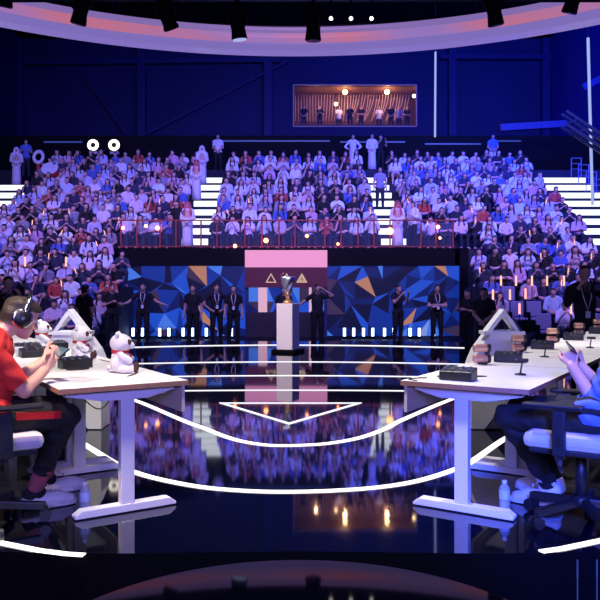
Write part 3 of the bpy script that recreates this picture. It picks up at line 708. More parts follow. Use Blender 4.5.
# ------------------------------------------------------------------ desks in two rows
TH = math.radians(32); A0 = {1: V((.594, 4.305, 0)), -1: V((-.661, 4.316, 0))}
def U(s): return V((s*math.sin(TH), math.cos(TH), 0))
def W(s): return V((s*math.cos(TH), -math.sin(TH), 0))
def D(s, t, v, z=.75): return A0[s]+U(s)*t+W(s)*v+V((0, 0, z))
DW, DL = .754, 1.21
def make_desk(s):
    t = thing('gaming_desk', '', 'desk', A0[s], rz=-s*TH); X = lambda v: s*v
    mb = MB(); mb.box((X(DW/2), DL/2, .736), (DW, DL-.012, .028)); mb.m[1] = 1; mb.build('tabletop', ['edge', 'white_desk'], t)
    MB().box((X(.025), DL/2, .642), (.018, DL-.05, .16)).build('modesty_panel', 'ply', t)
    MB().box((X(.13), DL/2, .652), (.16, DL-.5, .012)).box((X(.05), DL/2, .668), (.012, DL-.5, .04)).box((X(.21), DL/2, .668), (.012, DL-.5, .04)).build('cable_tray', 'metal_white', t)
    for y in (.11, DL-.085):
        g = t
        MB().prism([(X(.06), y-.03, .722), (X(.70), y-.03, .722), (X(.70), y-.03, .695), (X(.50), y-.03, .655), (X(.22), y-.03, .655), (X(.06), y-.03, .695)], (0, .06, 0)).build('leg_bracket', 'metal_white', g, bevel=.003)
        l = MB().box((X(.345), y, .36), (.082, .055, .62)).build('leg', 'metal_white', g, bevel=.004)
        MB().prism([(X(.05), y-.037, 0.006), (X(.65), y-.037, 0.006), (X(.65), y-.037, .022), (X(.61), y-.037, .05), (X(.09), y-.037, .05), (X(.05), y-.037, .022)], (0, .074, 0)).build('foot', 'metal_white', g, bevel=.004)
    MB().bar((X(.345), .12, .69), (X(.345), DL-.1, .69), .05, .05).build('cross_beam', 'metal_white', t)
    return t
dlab = ['nearest the camera', 'second from the camera', 'third from the camera', 'fourth from the camera', 'fifth from the camera', 'at the far end']
for s in (-1, 1):
    d0 = make_desk(s)
    for k in range(6):
        o = d0 if k == 0 else dup(d0, A0[s]+U(s)*DL*k)
        o['label'] = 'white topped desk in the %s row, %s' % ('left' if s < 0 else 'right', dlab[k]); o['group'] = 'player desks in the %s row' % ('left' if s < 0 else 'right')
def put(o, s, t, v, z=.75, rz=0): o.location = D(s, t, v, z); o.rotation_euler.z = -s*TH+rz; return o
# sound boxes with knobs
def mixer(label, w=.20, dp=.11, h=.055):
    t = thing('audio_mixer', label, 'audio mixer', group='audio boxes on the desks')
    MB().prism([(-w/2, -dp/2, .003), (-w/2, dp/2, .003), (-w/2, dp/2, h+.022), (-w/2, -dp/2, h)], (w, 0, 0)).build('case', 'plastic', t, bevel=.004)
    for q in range(4):
        for r in range(2):
            x = -w*.36+q*w*.24; y = -dp*.2+r*dp*.42; z = h+.011+y/dp*.022; MB().cyl((x, y, z-.004), (x, y-.003, z+.010), .011, .009, 12).build('knob', 'knob' if (q+r) % 3 else 'knobblue', t)
    for q in range(3): MB().box((w*(-.2+.2*q), -dp*.46, h*.55), (.012, .006, .020)).build('slider', 'knob', t)
    return t
def cable(pts, label, r=.0035, m='plastic'):
    P = [V(p) for p in pts]; Q = []
    for i in range(len(P)-1):
        a, b, c, d = P[max(i-1, 0)], P[i], P[i+1], P[min(i+2, len(P)-1)]
        for k in range(5):
            u = k/5; Q.append(.5*((2*b)+(c-a)*u+(2*a-5*b+4*c-d)*u*u+(3*b-a-3*c+d)*u**3))
    return tag(MB().tube(Q+[P[-1]], r, 6).build('cable', m), label, 'cable')
def spool(label):
    t = thing('twin_cylinder_light', label, 'desk light', group='twin copper cylinders on the right desks')
    MB().cyl((0, 0, .003), (0, 0, .012), .035, seg=20).build('base', 'darkmetal', t, True)
    MB().box((.034, 0, .075), (.03, .03, .13)).build('bracket', 'darkmetal', t, bevel=.003)
    for z in (.040, .118):
        c = MB().cyl((-.065, 0, z), (.030, 0, z), .030, seg=20).build('cylinder', 'copper', t, False, .004); MB().cyl((.030, 0, z), (.056, 0, z), .031, seg=20).build('end_cap', 'darkmetal', c, False, .004)
    return t
def ministand(label):
    t = thing('phone_stand', label, 'phone stand', group='small stands on the right desks')
    MB().lathe([(.036, .003), (.036, .008), (.008, .013)], seg=20).build('base', 'darkmetal', t, True)
    MB().cyl((0, 0, .01), (.012, .006, .085), .006, .005, 10).build('stem', 'darkmetal', t, True)
    MB().box((.012, .006, .092), (.075, .014, .022), Matrix.Rotation(.5, 3, 'X')).build('holder', 'darkmetal', t, bevel=.003)
    return t
mixR = [(.207, .284, 'audio box near the front corner of the nearest right desk', .0), (1.425, .235, 'audio box on the second right desk beside the copper cylinders', .2), (2.73, .17, 'audio box on the third right desk', .2), (4.06, .17, 'audio box on the fourth right desk', .1), (5.3, .2, 'audio box on the fifth right desk', .1)]
for t_, v, lab, r in mixR: put(mixer(lab), 1, t_, v, rz=r)
for q, (t_, v) in enumerate(((1.16, .125), (2.30, .08), (3.55, .08), (4.8, .09), (6.0, .09))):
    put(spool('copper cylinder pair on the right desks, %s from the camera' % ORD[q+1]), 1, t_, v, rz=TH+.1)
for q, (t_, v) in enumerate(((.66, .53), (1.955, .37), (3.08, .51))):
    put(ministand('little dark phone stand on the right desks, %s from the camera' % ORD[q+1]), 1, t_, v, rz=TH-.2)
cable([D(1, .02, .10, .754), D(1, .06, .03, .755), D(1, .12, .05, .756), D(1, .17, .10, .757)], 'thin black cable at the corner of the nearest right desk')
cable([D(1, .22, .29, .757), D(1, .30, .33, .755), D(1, .38, .31, .754), D(1, .45, .38, .754), D(1, .40, .20, .754), D(1, .30, .12, .754), D(1, .24, .16, .757)], 'black cable looping beside the audio box on the nearest right desk')
cable([D(1, .9, .80, .60), D(1, .62, .76, .62), D(1, .40, .70, .50), D(1, .36, .66, .40), D(1, .44, .72, .34), D(1, .62, .8, .40)], 'loose cable hanging beside the right player knee', .004, 'knobblue')
mixL = [(1.035, .397, 'audio box in front of the left player hands', .1), (2.55, .40, 'black audio box on the third left desk', .0), (2.7, .12, 'small audio box at the inner edge of the third left desk', .3)]
for t_, v, lab, r in mixL: put(mixer(lab, .17 if 'small' in lab else .21), -1, t_, v, rz=r)
put(mixer('long black audio box on the second left desk beside the paper cup', .34, .15, .055), -1, 2.02, .40)
cable([D(-1, .34, .26, .757), D(-1, .55, .12, .754), D(-1, .8, .10, .754), D(-1, 1.1, .05, .754), D(-1, 1.3, .08, .754), D(-1, 1.46, .10, .757)], 'black cable along the inner edge of the left desks')
cable([D(-1, .2, .62, .71), D(-1, .22, .50, .60), D(-1, .34, .40, .585), D(-1, .5, .3, .64), D(-1, .6, .22, .71)], 'thin cable drooping under the nearest left desk', .0035)
tag(put(MB().tube([(-.07, 0, .008), (-.03, .01, .010), (.03, -.01, .010), (.08, .004, .008)], [.006, .010, .012, .006], 8).build('cable_clip', 'plastic'), -1, .90, .42), 'small black clip lying on the nearest left desk', 'clip')
t = thing('paper_cup', 'white paper cup on the left desks beside the player chin', 'cup'); MB().lathe([(.026, .002), (.034, .075), (.035, .078), (.031, .076), (.024, .008)], seg=20).build('cup_body', 'cup', t, True); put(t, -1, 2.10, .56)
# plush bears
def plush(label):
    """sits facing +X"""
    t = thing('plush_bear', label, 'plush toy', group='white plush bears on the left desks'); k = 1.0
    b = Body(); b.c((0, 0, .055), .052, (0, 0, .10), .040, 'body'); me = MB(); me.ball((0, 0, .062), (.058, .060, .060), 18); me.ball((-.005, 0, .10), (.045, .048, .035), 16)
    me.build('body', 'plush', t, True)
    h = MB().ball((.004, 0, .172), (.063, .066, .056), 22).build('head', 'plush', t, True)
    MB().ball((.060, 0, .158), (.024, .030, .021), 14).build('muzzle', 'plush', h, True); MB().ball((.083, 0, .166), (.008, .011, .008), 10).build('nose', 'plushdark', h, True)
    for e in (-1, 1):
        MB().ball((-.012, e*.046, .222), (.012, .019, .019), 12).build('ear', 'plush', h, True)
        MB().ball((.053, e*.032, .180), (.014, .016, .018), 12).build('eye_patch', 'plushdark', h, True)
        MB().cap((.005, e*.052, .112), .019, (.058, e*.055, .075), .020).build('arm', 'plush', t, True)
        l = MB().cap((.02, e*.040, .030), .027, (.070, e*.048, .030), .024).build('leg', 'plush', t, True)
        MB().ball((.090, e*.049, .034), (.014, .026, .030), 14).build('foot', 'plushdark', l, True)
    MB().lathe([(.040, .116), (.049, .120), (.051, .127), (.046, .134), (.038, .134)], seg=24).build('scarf', 'scarf', t, True)
    MB().prism([(.052, -.020, .112), (.052, .020, .112), (.064, 0, .070)], (.006, 0, .002)).build('bib', 'scarf', t)
    MB().ball((-.060, 0, .03), (.018, .018, .018), 10).build('tail', 'plush', t, True)
    return t
for q, (t_, v, lab, r, sc) in enumerate(((.584, .228, 'white plush bear nearest the camera, sitting on the first left desk', .15, 1.1), (1.575, .218, 'middle white plush bear, behind the audio box on the left desks', .1, 1.1), (2.72, .25, 'white plush bear farthest from the camera, beside the left player face', .2, 1.1))):
    o = put(plush(lab), -1, t_, v,   .75, rz=-TH*1.0+r); o.scale = (sc*1.02, sc*1.02, sc*1.02)
# gem shaped plinths with an open white triangle on top
for s, lab in ((1, 'right'), (-1, 'left')):
    Y = 6.64; kx = FPX/Y; t = thing('triangle_plinth', 'white faceted plinth topped by an open triangle behind the %s desks' % lab, 'plinth', (s*(1.81 if s > 0 else 2.06), Y, 0))
    P = lambda px, py: V(((px-497)/kx*s, 0, CAM_H-(py-YH)/kx))
    mb = MB(); mb.prism([P(491, 333), P(520, 333), P(526, 368), P(514, 390), P(484, 429), P(471, 429), P(471, 368), P(478, 351)], (0, .30, 0)); mb.build('plinth_body', 'white_panel', t)
    MB().prism([P(526, 368)+V((0, -.004, 0)), P(514, 390)+V((0, -.004, 0)), P(485, 429)+V((0, -.004, 0)), P(524, 429)+V((0, -.004, 0)), P(528, 400)+V((0, -.004, 0))], (0, .28, 0)).build('side_wedge', 'navy_panel', t)  # the plinth's shaded side, put into a navy colour
    tr_ = [P(484, 334), P(523, 334), P(503.5, 309)]
    MB().frame(tr_, .40, (0, .16, 0)).build('triangle_frame', 'white_panel', t, bevel=.004)
    MB().bar(P(512, 318)+V((0, -.004, 0)), P(521, 332)+V((0, -.004, 0)), .02, .012).build('groove', 'navy_panel', t)
    MB().bar(P(483, 333)+V((0, .08, 0)), P(524, 333)+V((0, .08, 0)), .03, .20).build('triangle_base', 'white_panel', t)
# water bottles
for s, px, py in ((-1, 85, 512), (1, 504.5, 510)):
    p = fl(px, py); t = thing('water_bottle', 'clear water bottle on the stage floor by the %s desk foot' % ('left' if s < 0 else 'right'), 'bottle', (p.x, p.y, .004), group='water bottles beside the desk feet')
    MB().lathe([(.026, 0), (.030, .006), (.031, .05), (.029, .055), (.031, .06), (.031, .115), (.026, .135), (.012, .150), (.012, .158)], seg=24).build('bottle_body', 'bottle', t, True)
    MB().lathe([(.0315, .060), (.0317, .064), (.0317, .112), (.0312, .115)], seg=24).build('label_band', 'label', t, True); MB().lathe([(.014, .152), (.0145, .154), (.0145, .170), (.013, .172)], seg=20).build('cap', 'cup', t, True)
# ------------------------------------------------------------------ chairs
def chair(label, loc, rz):
    """faces local +X"""
    t = thing('gaming_chair', label, 'chair', loc, rz, 'player chairs')
    MB().box((.01, 0, .475), (.50, .50, .085)).build('seat', 'seatgrey', t, bevel=.035, smooth=False)
    MB().box((0, 0, .418), (.46, .44, .03)).build('seat_pan', 'chairblack', t, bevel=.008)
    b = MB(); b.prism([(-.26, -.23, .52), (-.19, -.23, .52), (-.25, -.25, .90), (-.37, -.19, 1.20), (-.43, -.19, 1.19), (-.33, -.25, .88)], (0, .46, 0)); b.build('backrest', 'chairblack', t, bevel=.025)
    MB().box((-.37, 0, 1.12), (.05, .24, .10), Matrix.Rotation(-.35, 3, 'Y')).build('head_cushion', 'seatgrey', t, bevel=.02)
    for e in (-1, 1):
        y = .31*e
        a = MB().bar((.05, y, .42), (.05, y, .655), .065, .042, (1, 0, 0)).build('armrest_post', 'chairblack', t, bevel=.006)
        MB().box((.08, y, .678), (.31, .075, .026)).build('armrest_pad', 'chairblack', a, bevel=.012); MB().bar((.05, y, .425), (.05, y*.6, .425), .05, .02).build('armrest_bracket', 'chairblack', a)
        MB().box((.05, y-.022*e if False else y+.022*e, .50), (.022, .004, .055)).build('lever', 'chrome', a)
    MB().cyl((0, 0, .12), (0, 0, .41), .030, seg=16).build('gas_column', 'chairblack', t, True); MB().cyl((0, 0, .09), (0, 0, .15), .05, seg=16).build('hub', 'chairblack', t, True)
    for k in range(5):
        an = 2*PI*k/5+.95; e = V((math.cos(an), math.sin(an), 0)); l = MB().bar(V((0, 0, .115))+e*.03, V((0, 0, .085))+e*.31, .045, .04, (0, 0, 1)).build('leg', 'chairblack', t, bevel=.006)
        sd = V((-e.y, e.x, 0)); w = MB()
        for q in (-1, 1): w.cyl(e*.31+sd*.014*q+V((0, 0, .036)), e*.31+sd*.034*q+V((0, 0, .036)), .031, seg=16)
        w.build('caster', 'chairblack', l, False); MB().bar(e*.31+V((0, 0, .04)), e*.31+V((0, 0, .09)), .02, .02).build('caster_stem', 'chrome', l)
    return t
chair('black framed gaming chair with grey seat under the player in red', (-1.715, 3.955, .004), TH)
chair('black framed gaming chair with blue lit seat under the right player', (1.555, 4.01, .004), PI-TH)
# ------------------------------------------------------------------ the two players
FL_ = V((.848, .53, 0)); FR_ = V((-.848, .53, 0))
def rel(J, o): return {k: (V(v)-V(o) if len(k) > 3 or k[:2] not in ('hd', 'hn', 'ht') else V(v)) for k, v in J.items()}
def player(label, base, J, fwd, extra, **kw):
    root = thing('person', label, 'person', base, group='players at the desks')
    J = {k: V(v)-V(base) for k, v in J.items()}; J.update({k: V(v) for k, v in extra.items()})
    return root, dress('p', J, fwd, root, **kw)
bl = V((-1.70, 3.97, .004))
JL = dict(pelvis=(-1.70, 3.97, .60), chest=(-1.70, 3.97, .87), neck=(-1.665, 3.99, 1.035), head=(-1.565, 4.055, 1.135), shR=(-1.635, 3.825, .965), shL=(-1.80, 4.14, .975),
    elR=(-1.500, 3.95, .74), wrR=(-1.455, 4.135, .835), elL=(-1.665, 4.20, .76), wrL=(-1.53, 4.335, .865), hipR=(-1.65, 3.895, .60), hipL=(-1.745, 4.045, .60),
    knR=(-1.335, 4.165, .565), knL=(-1.475, 4.405, .57), anR=(-1.565, 4.275, .115), anL=(-1.60, 4.57, .115), toR=(-1.385, 4.37, .040), toL=(-1.415, 4.705, .040))
pl1, D1 = player('young man with headphones in a red t-shirt bent over a phone', bl, JL, FL_,
    dict(look=(.80, .50, -.42), hdR=(.055, .10, .06), hdL=(.075, .06, .055), hnR=(-.45, .55, .75), hnL=(.25, -.75, .75), htR=(-.2, .1, .9), htL=(-.3, 0, .9), curl=(62, 0, 0)),
    shirt='redcloth', legs='blackcloth', shoes='shoe', hair='hairbrown', skin='skin_pale', voxel=.0062, hands='full', fine=True, sleeve=.80, crease=.004, slim=1.02, cuff=.60)
br = V((1.62, 3.98, .004))
JR = dict(pelvis=(1.63, 3.98, .60), chest=(1.76, 3.90, .86), neck=(1.82, 3.88, 1.03), head=(1.84, 3.92, 1.17), shL=(1.705, 3.755, .92), shR=(1.90, 4.07, .93),
    elL=(1.605, 3.92, .665), wrL=(1.510, 4.025, .865), elR=(1.75, 4.10, .68), wrR=(1.605, 4.15, .86), hipL=(1.58, 3.905, .60), hipR=(1.675, 4.055, .60),
    knL=(1.195, 4.19, .555), knR=(1.33, 4.43, .56), anL=(1.49, 4.33, .125), anR=(1.60, 4.58, .105), toL=(1.315, 4.41, .040), toR=(1.43, 4.70, .040))
pl2, D2 = player('seated player at the right edge in a blue shirt raising a phone', br, JR, FR_,
    dict(look=(-.85, .5, -.35), hdL=(.015, .06, .10), hdR=(-.05, -.01, .10), hnL=(.35, .75, -.2), hnR=(-.5, -.75, -.1), htL=(-.5, -.2, .6), htR=(-.5, .2, .6), curl=(58, 0, 0)),
    shirt='bluecloth', legs='blackcloth', shoes='shoe', hair='hairdark', skin='skin_pale', voxel=.0062, hands='full', fine=True, sleeve=.86, crease=.005, slim=1.02)
def detail(root, data, fwd, sock, stripe):
    me, cen, tg, par, J = data; f = V(fwd); look = J['look'].normalized(); up = V((0, 0, 1)); up = (up-look*up.dot(look)).normalized(); r = look.cross(up)
    for e in (-1, 1):
        ey = MB().ball(J['head']+r*.032*e+look*.080+up*.008, (.0125, .0125, .0125), 12).build('eye', 'eyewhite', root, True); MB().ball(J['head']+r*.032*e+look*.0885+up*.008, (.0058, .0058, .0058), 10).build('iris', 'eye', ey, True)
        mb = MB(); mb.tube([J['head']+r*(.018*e)+look*.089+up*.030, J['head']+r*(.034*e)+look*.087+up*.034, J['head']+r*(.052*e)+look*.078+up*.028], [.003, .004, .002], 6).build('eyebrow', 'hairdark', root, True)
    for S in 'LR':
        k, a = J['kn'+S], J['an'+S]; d = (a-k)
        p0 = k+d*.72; MB().cap(p0, .053, a+V((0, 0, -.005)), .045, seg=18).build('sock', sock, root, True)
        to = J['to'+S]; fd = (to-a); fd.z = 0; fd.normalize(); sd = V((-fd.y, fd.x, 0)); c = a.lerp(to, .45); c.z = to.z
        sl = MB(); pts = []
        for q in range(24):
            t_ = 2*PI*q/24; x = math.cos(t_); y = math.sin(t_); hw = .050+.008*x; pts.append(V((c.x, c.y, .0))+fd*(x*.150)+sd*(y*hw))
        sl.prism([p+V((0, 0, .000)) for p in pts], (0, 0, .030)); sl.build('sole', 'sole', root, bevel=.008)
        lc_ = MB()
        for q in range(4):
            b = a.lerp(to, .35+.13*q)+V((0, 0, .036-.012*q)); lc_.tube([b-sd*.028, b+V((0, 0, .010)), b+sd*.028], .004, 6)
        lc_.build('laces', 'sole', root, True); MB().cap(a-fd*.02+V((0, 0, -.030)), .050, a+fd*.015+V((0, 0, -.025)), .050, seg=18).build('shoe_collar', 'shoe' if sock != 'sock' else 'blackcloth', root, True)
    if stripe:
        for S in 'LR':
            h, k = J['hip'+S], J['kn'+S]; sd = V((f.y, -f.x, 0))*(1 if S == 'R' else -1)
            pts = [h.lerp(k, u)+sd*(.103-.026*u+.002)+V((0, 0, .022)) for u in (.25, .45, .65, .85)]; mb = MB()
            L = [mb.add([p+V((0, 0, .020)), p-V((0, 0, .020)), p-V((0, 0, .020))+sd*.010, p+V((0, 0, .020))+sd*.010]) for p in pts]
            for q in range(3): mb.quad_strip(L[q], L[q+1])
            mb.face(L[0][::-1]); mb.face(L[-1]); mb.build('side_stripe', 'redstripe', root)
detail(pl1, D1, FL_, 'sock', True); detail(pl2, D2, FR_, 'shoe', False)
# t-shirt collar and sleeve badge
J = D1[4]; n_ = (J['head']-J['neck']).normalized(); q_ = n_.to_track_quat('Z', 'Y').to_matrix()
MB().lathe([(.066, -.03), (.073, -.012), (.066, .004)], J['neck']+n_*.030, q_, 24).build('collar', 'redcloth', pl1, True)
# headphones
J = D1[4]; hc = pl1.location+J['head']; look = J['look'].normalized(); up = V((0, 0, 1)); up = (up-look*up.dot(look)).normalized(); r = look.cross(up)
hp = thing('headphones', 'black and silver headphones on the player in red', 'headphones', hc)
mb = MB(); mb.tube([r*(.098*math.cos(a))+up*(.02+.118*math.sin(a))-look*.006 for a in [PI*i/16 for i in range(17)]], .014, 8); mb.build('headband', 'chrome', hp, True)
for e in (-1, 1):
    R = (r*e).to_track_quat('Z', 'Y').to_matrix()
    cp = MB().lathe([(.036, -.018), (.046, -.012), (.047, .004), (.040, .014), (.024, .018)], r*.098*e-up*.004-look*.006, R, 24).build('ear_cup', 'plastic', hp, True)
    MB().lathe([(.046, -.010), (.055, -.004), (.055, .003), (.046, .008)], r*.098*e-up*.004-look*.006, R, 24).build('cup_ring', 'chrome', cp, True); MB().lathe([(.010, .0185), (.009, .0195)], r*.098*e-up*.004-look*.006, R, 12).build('cap_mark', 'knob', cp)
def phone(label, c, axis, nrm):
    t = thing('phone', label, 'phone', c); x = V(axis).normalized(); n = V(nrm); n = (n-x*n.dot(x)).normalized(); y = n.cross(x); R = Matrix((x, y, n)).transposed()
    b = MB().box((0, 0, 0), (.158, .076, .009), R).build('phone_body', 'phone', t, bevel=.004); MB().box(n*.005, (.148, .068, .001), R).build('display', 'screen', b)
phone('phone held flat by the player in red', (-1.420, 4.30, .920), (-.60, .80, .0), (-.55, -.30, .78))
phone('phone held up by the player at the right edge', (1.535, 4.075, .945), (.45, .65, -.45), (.55, -.25, .65))
# ------------------------------------------------------------------ people around the stage
def staff(label, x, y, z, arms, h=1.78, face=0.0, shirt='blackcloth', legs='blackcloth', robe=None, scarf=None, longhair=False, lanyard=False, hair='hairdark', group='people standing round the stage', look=None, voxel=.017, sleeve=.6):
    root = thing('person', label, 'person', (x, y, z), face, group)
    J = stand_pose(h, arms)
    if look: J['look'] = V(look)
    dress('s', J, FW, root, shirt=shirt, legs=legs, hair=hair, robe=robe or False, scarf=scarf, longhair=longhair, voxel=voxel, sleeve=1.7 if robe else sleeve)
    if lanyard:
        k = h/1.75; mb = MB(); mb.tube([V((-.06, -.05, 1.46))*k, V((-.05, -.15, 1.32))*k, V((0, -.175, 1.14))*k, V((.05, -.15, 1.32))*k, V((.06, -.05, 1.46))*k], .009, 6); ly = mb.build('lanyard', 'paper', root); MB().box(V((0, -.18, 1.09))*k, (.07, .012, .10)).build('badge', 'paper', ly)
    return root
SG = 'staff in black before the screens'
for px, d, arms, h, f, lan, lab in ((112, 20.2, 'pray', 1.78, .5, False, 'man in black with hands folded, leftmost of those before the left screen'), (143, 20.8, 'spread', 1.80, .1, True, 'man in black with a lanyard and arms spread before the left screen'),
    (193, 20.6, 'down', 1.76, -.1, False, 'man in black with arms hanging, alone amid the left screen'), (216.5, 20.9, 'akimbo', 1.78, .2, True, 'man with a lanyard and hand on hip near the trophy gate'), (233.5, 20.6, 'down', 1.74, .1, True, 'man with a lanyard closest to the left of the trophy gate'),
    (284, 21.5, 'front', 1.70, 0, False, 'person in black half hidden behind the trophy column'), (317.5, 20.0, 'salute', 1.76, .1, False, 'man in black touching his head right of the trophy column'), (398, 21.0, 'film', 1.76, .6, False, 'person in black filming before the right screen'),
    (437, 20.6, 'cross', 1.76, 0, True, 'man in black with crossed arms before the right screen'), (85, 16.5, 'front', 1.74, 2.6, False, 'person in black seen from behind near the left triangle plinth'), (468, 18.3, 'hold', 1.62, -1.0, False, 'crew member in black holding a camera rig right of the right screen'), (484, 15.8, 'front', 1.66, -.5, False, 'crew member in black left of the right triangle plinth')):
    p = at(px, 300, d); staff(lab, p.x, d, PITZ, arms, h, f, lanyard=lan, group=SG)
# camera crew at the sides
rt = staff('camera operator in black with a lanyard at the right edge', 4.22, 10.75, -.15 if False else PITZ, 'film', 2.02, -.15, lanyard=True, sleeve=1.85, group='camera crew', voxel=.015)
rt.location = (4.28, 10.9, PITZ)
cm = thing('video_camera', 'black video camera raised by the operator at the right edge', 'camera', (4.24, 10.53, PITZ+1.66))
MB().box((0, 0, 0), (.17, .22, .15)).build('camera_body', 'plastic', cm, bevel=.012); MB().cyl((0, -.11, 0), (0, -.24, 0), .062, .07, 20).build('lens_barrel', 'plastic', cm, True); MB().lathe([(.058, 0), (.04, .006)], (0, -.2405, 0), Matrix.Rotation(PI/2, 3, 'X'), 20).build('lens', 'knobblue', cm, True); MB().bar((0, -.07, .12), (0, .07, .12), .03, .03).bar((0, -.06, .07), (0, -.06, .12), .02, .02, (1, 0, 0)).bar((0, .06, .07), (0, .06, .12), .02, .02, (1, 0, 0)).build('handle', 'plastic', cm)
staff('operator in black with a cap at the left edge behind the player', -4.83, 12.0, PITZ, 'film', 1.86, .5, sleeve=1.85, group='camera crew', voxel=.015)
cm = thing('video_camera', 'black video camera held by the operator at the left edge', 'camera', (-4.70, 11.66, PITZ+1.50))
MB().box((0, 0, 0), (.15, .2, .13)).build('camera_body', 'plastic', cm, bevel=.012); MB().cyl((0, -.1, 0), (0, -.2, 0), .055, .06, 20).build('lens_barrel', 'plastic', cm, True)
# hosts and guests on the stairs, the balcony and the walkway
def zst(d): return Z0+RISE*round((d-D0)/RUN)
for px, d, arms, h, f, kw, lab in (
    (196.5, rowd(5), 'front', 1.78, 0, dict(robe='white_cloth', scarf='redcheck'), 'person in a pale robe and red scarf high on the left middle stair'),
    (202, rowd(7), 'front', 1.82, .2, dict(robe='white_cloth', scarf='white_cloth'), 'person in white headscarf at the top of the left middle stair'),
    (187.5, 25.55, 'front', 1.68, .1, dict(robe='white_cloth', scarf='redcheck'), 'person in a pale robe and red scarf on the balcony left end'),
    (177, 25.6, 'down', 1.72, -.4, dict(), 'person in dark clothes on the balcony beside the left robed figure'),
    (353, 34.9, 'akimbo', 1.80, 0, dict(robe='white_cloth'), 'person in white with hands on hips on the rear walkway'),
    (372, 34.7, 'front', 1.78, 0, dict(robe='white_cloth'), 'person in a white robe on the rear walkway above the right stair'),
    (380.5, 35.3, 'film', 1.86, .3, dict(), 'person in black with a camera on the rear walkway'),
    (380, rowd(4), 'down', 1.78, 0, dict(shirt='bandlav', legs='pants'), 'person in a grey lavender suit on the right middle stair'),
    (397.5, 25.6, 'front', 1.70, 0, dict(robe='white_cloth', scarf='redcheck'), 'person in a pale robe and red scarf at the right of the balcony'),
    (413, 25.7, 'hold', 1.70, -.9, dict(shirt='white_cloth', sleeve=1.8), 'person in a white jacket beside the robed figure on the balcony'),
    (218, 34.9, 'front', 1.80, 0, dict(shirt='white_cloth'), 'person in a white top on the rear walkway left of centre'),
    (493, 34.8, 'front', 1.78, 0, dict(shirt='bluecloth', legs='white_cloth'), 'person in pale blue on the walkway above the right stand'),
    (16.5, rowd(7)+.2, 'front', 1.80, .3, dict(robe='white_cloth', scarf='white_cloth'), 'person in a white robe at the top of the far left stair'),
    (26, rowd(7)+.5, 'hold', 1.74, .3, dict(shirt='bluecloth', legs='pants'), 'person in blue beside the white tube ring at the far left')):
    p = at(px, 200, d); z = Z0 if d < 26 else (6.9 if d > 34.5 else zst(d)); staff(lab, p.x, d, z, arms, h, f, group='standing figures round the stands', voxel=.024, **kw)
guestlab = ['in a dark jacket', 'in black with folded hands', 'in a pale top', 'in a dark top', 'in dark clothes with arms crossed', 'in a white top', 'in dark clothes', 'in a grey top', 'in black']
for q, px in enumerate((304, 320, 339, 350, 361, 379, 391, 399, 407)):
    d = BW+1.3+(q % 3)*.35; p = at(px, 100, d)
    staff('guest %s in the lounge window, %s from its left end' % (guestlab[q], ORD[q+1]), p.x, d, wz0+.0, ['front', 'pray', 'hold', 'down', 'cross', 'hold', 'front', 'down', 'cross'][q], 1.74+.06*(q % 3), .2*(q % 3-1), shirt='white_cloth' if q in (2, 5) else ('bandlav' if q == 7 else 'blackcloth'), legs='pants', group='guests in the lounge window', voxel=.03).location.z += .0
# ring lamps, drum and tube ring
for q, px in enumerate((93, 114)):
    d = 34.5; p = at(px, 145, d); t = thing('ring_lamp', 'round glowing ring lamp, %s of the pair at the rear left' % ('left' if q == 0 else 'right'), 'lamp', (p.x, d, 6.9), group='ring lamps at the rear left')
    mb = MB(); n = 28; rg = []
    for k in range(n):
        a = 2*PI*k/n; e = V((math.cos(a), 0, math.sin(a))); rg.append(mb.add([V((0, 0, p.z-6.9))+e*(.195+.075*math.cos(b_))+V((0, .075*math.sin(b_), 0)) for b_ in [2*PI*j/8 for j in range(8)]]))
    for k in range(n): mb.quad_strip(rg[k], rg[(k+1) % n])
    mb.build('glowing_ring', 'ringlamp', t, True); MB().cyl((0, .07, p.z-6.9), (0, .16, p.z-6.9), .25, seg=24).build('housing', 'black', t, True); MB().bar((0, .15, 0), (0, .15, p.z-6.9), .06, .06).build('stand', 'black', t); MB().box((0, .1, p.z-6.9-.36), (.42, .14, .12)).build('driver_box', 'bandlav', t)
t = thing('drum', 'large tilted drum with a white skin and red shell at the upper left', 'drum', at(50.5, 170.5, 31.2)); R = Matrix.Rotation(-.95, 3, 'X') @ Matrix.Identity(3); R = Matrix.Rotation(.95, 3, 'X')
MB().lathe([(.36, -.16), (.375, -.1), (.375, .1), (.36, .14)], (0, 0, 0), R, 28).build('shell', 'drumred', t, True); MB().lathe([(.362, .139), (.35, .150)], (0, 0, 0), R, 28).build('drum_skin', 'drumskin', t)
MB().bar((0, .15, -.2), (0, .15, rowz(5)-t.location.z), .05, .05).build('stand', 'black', t)
t = thing('tube_ring', 'upright white and red ring carried beside the drum at the upper left', 'ring', at(38.5, 157, 32)); mb = MB(); rg = []
for k in range(24):
    a = 2*PI*k/24; e = V((math.cos(a)*.8, math.sin(a)*.2, math.sin(a))); rg.append(mb.add([e*(.25+.085*math.cos(b_))+V((0, .085*math.sin(b_), 0)) for b_ in [2*PI*j/8 for j in range(8)]]))
for k in range(24): mb.quad_strip(rg[k], rg[(k+1) % 24])
mb.build('ring_tube', 'white_cloth', t, True); MB().bar((0, 0, -.3), (0, 0, rowz(6)-t.location.z), .12, .12).build('stand', 'drumred', t)
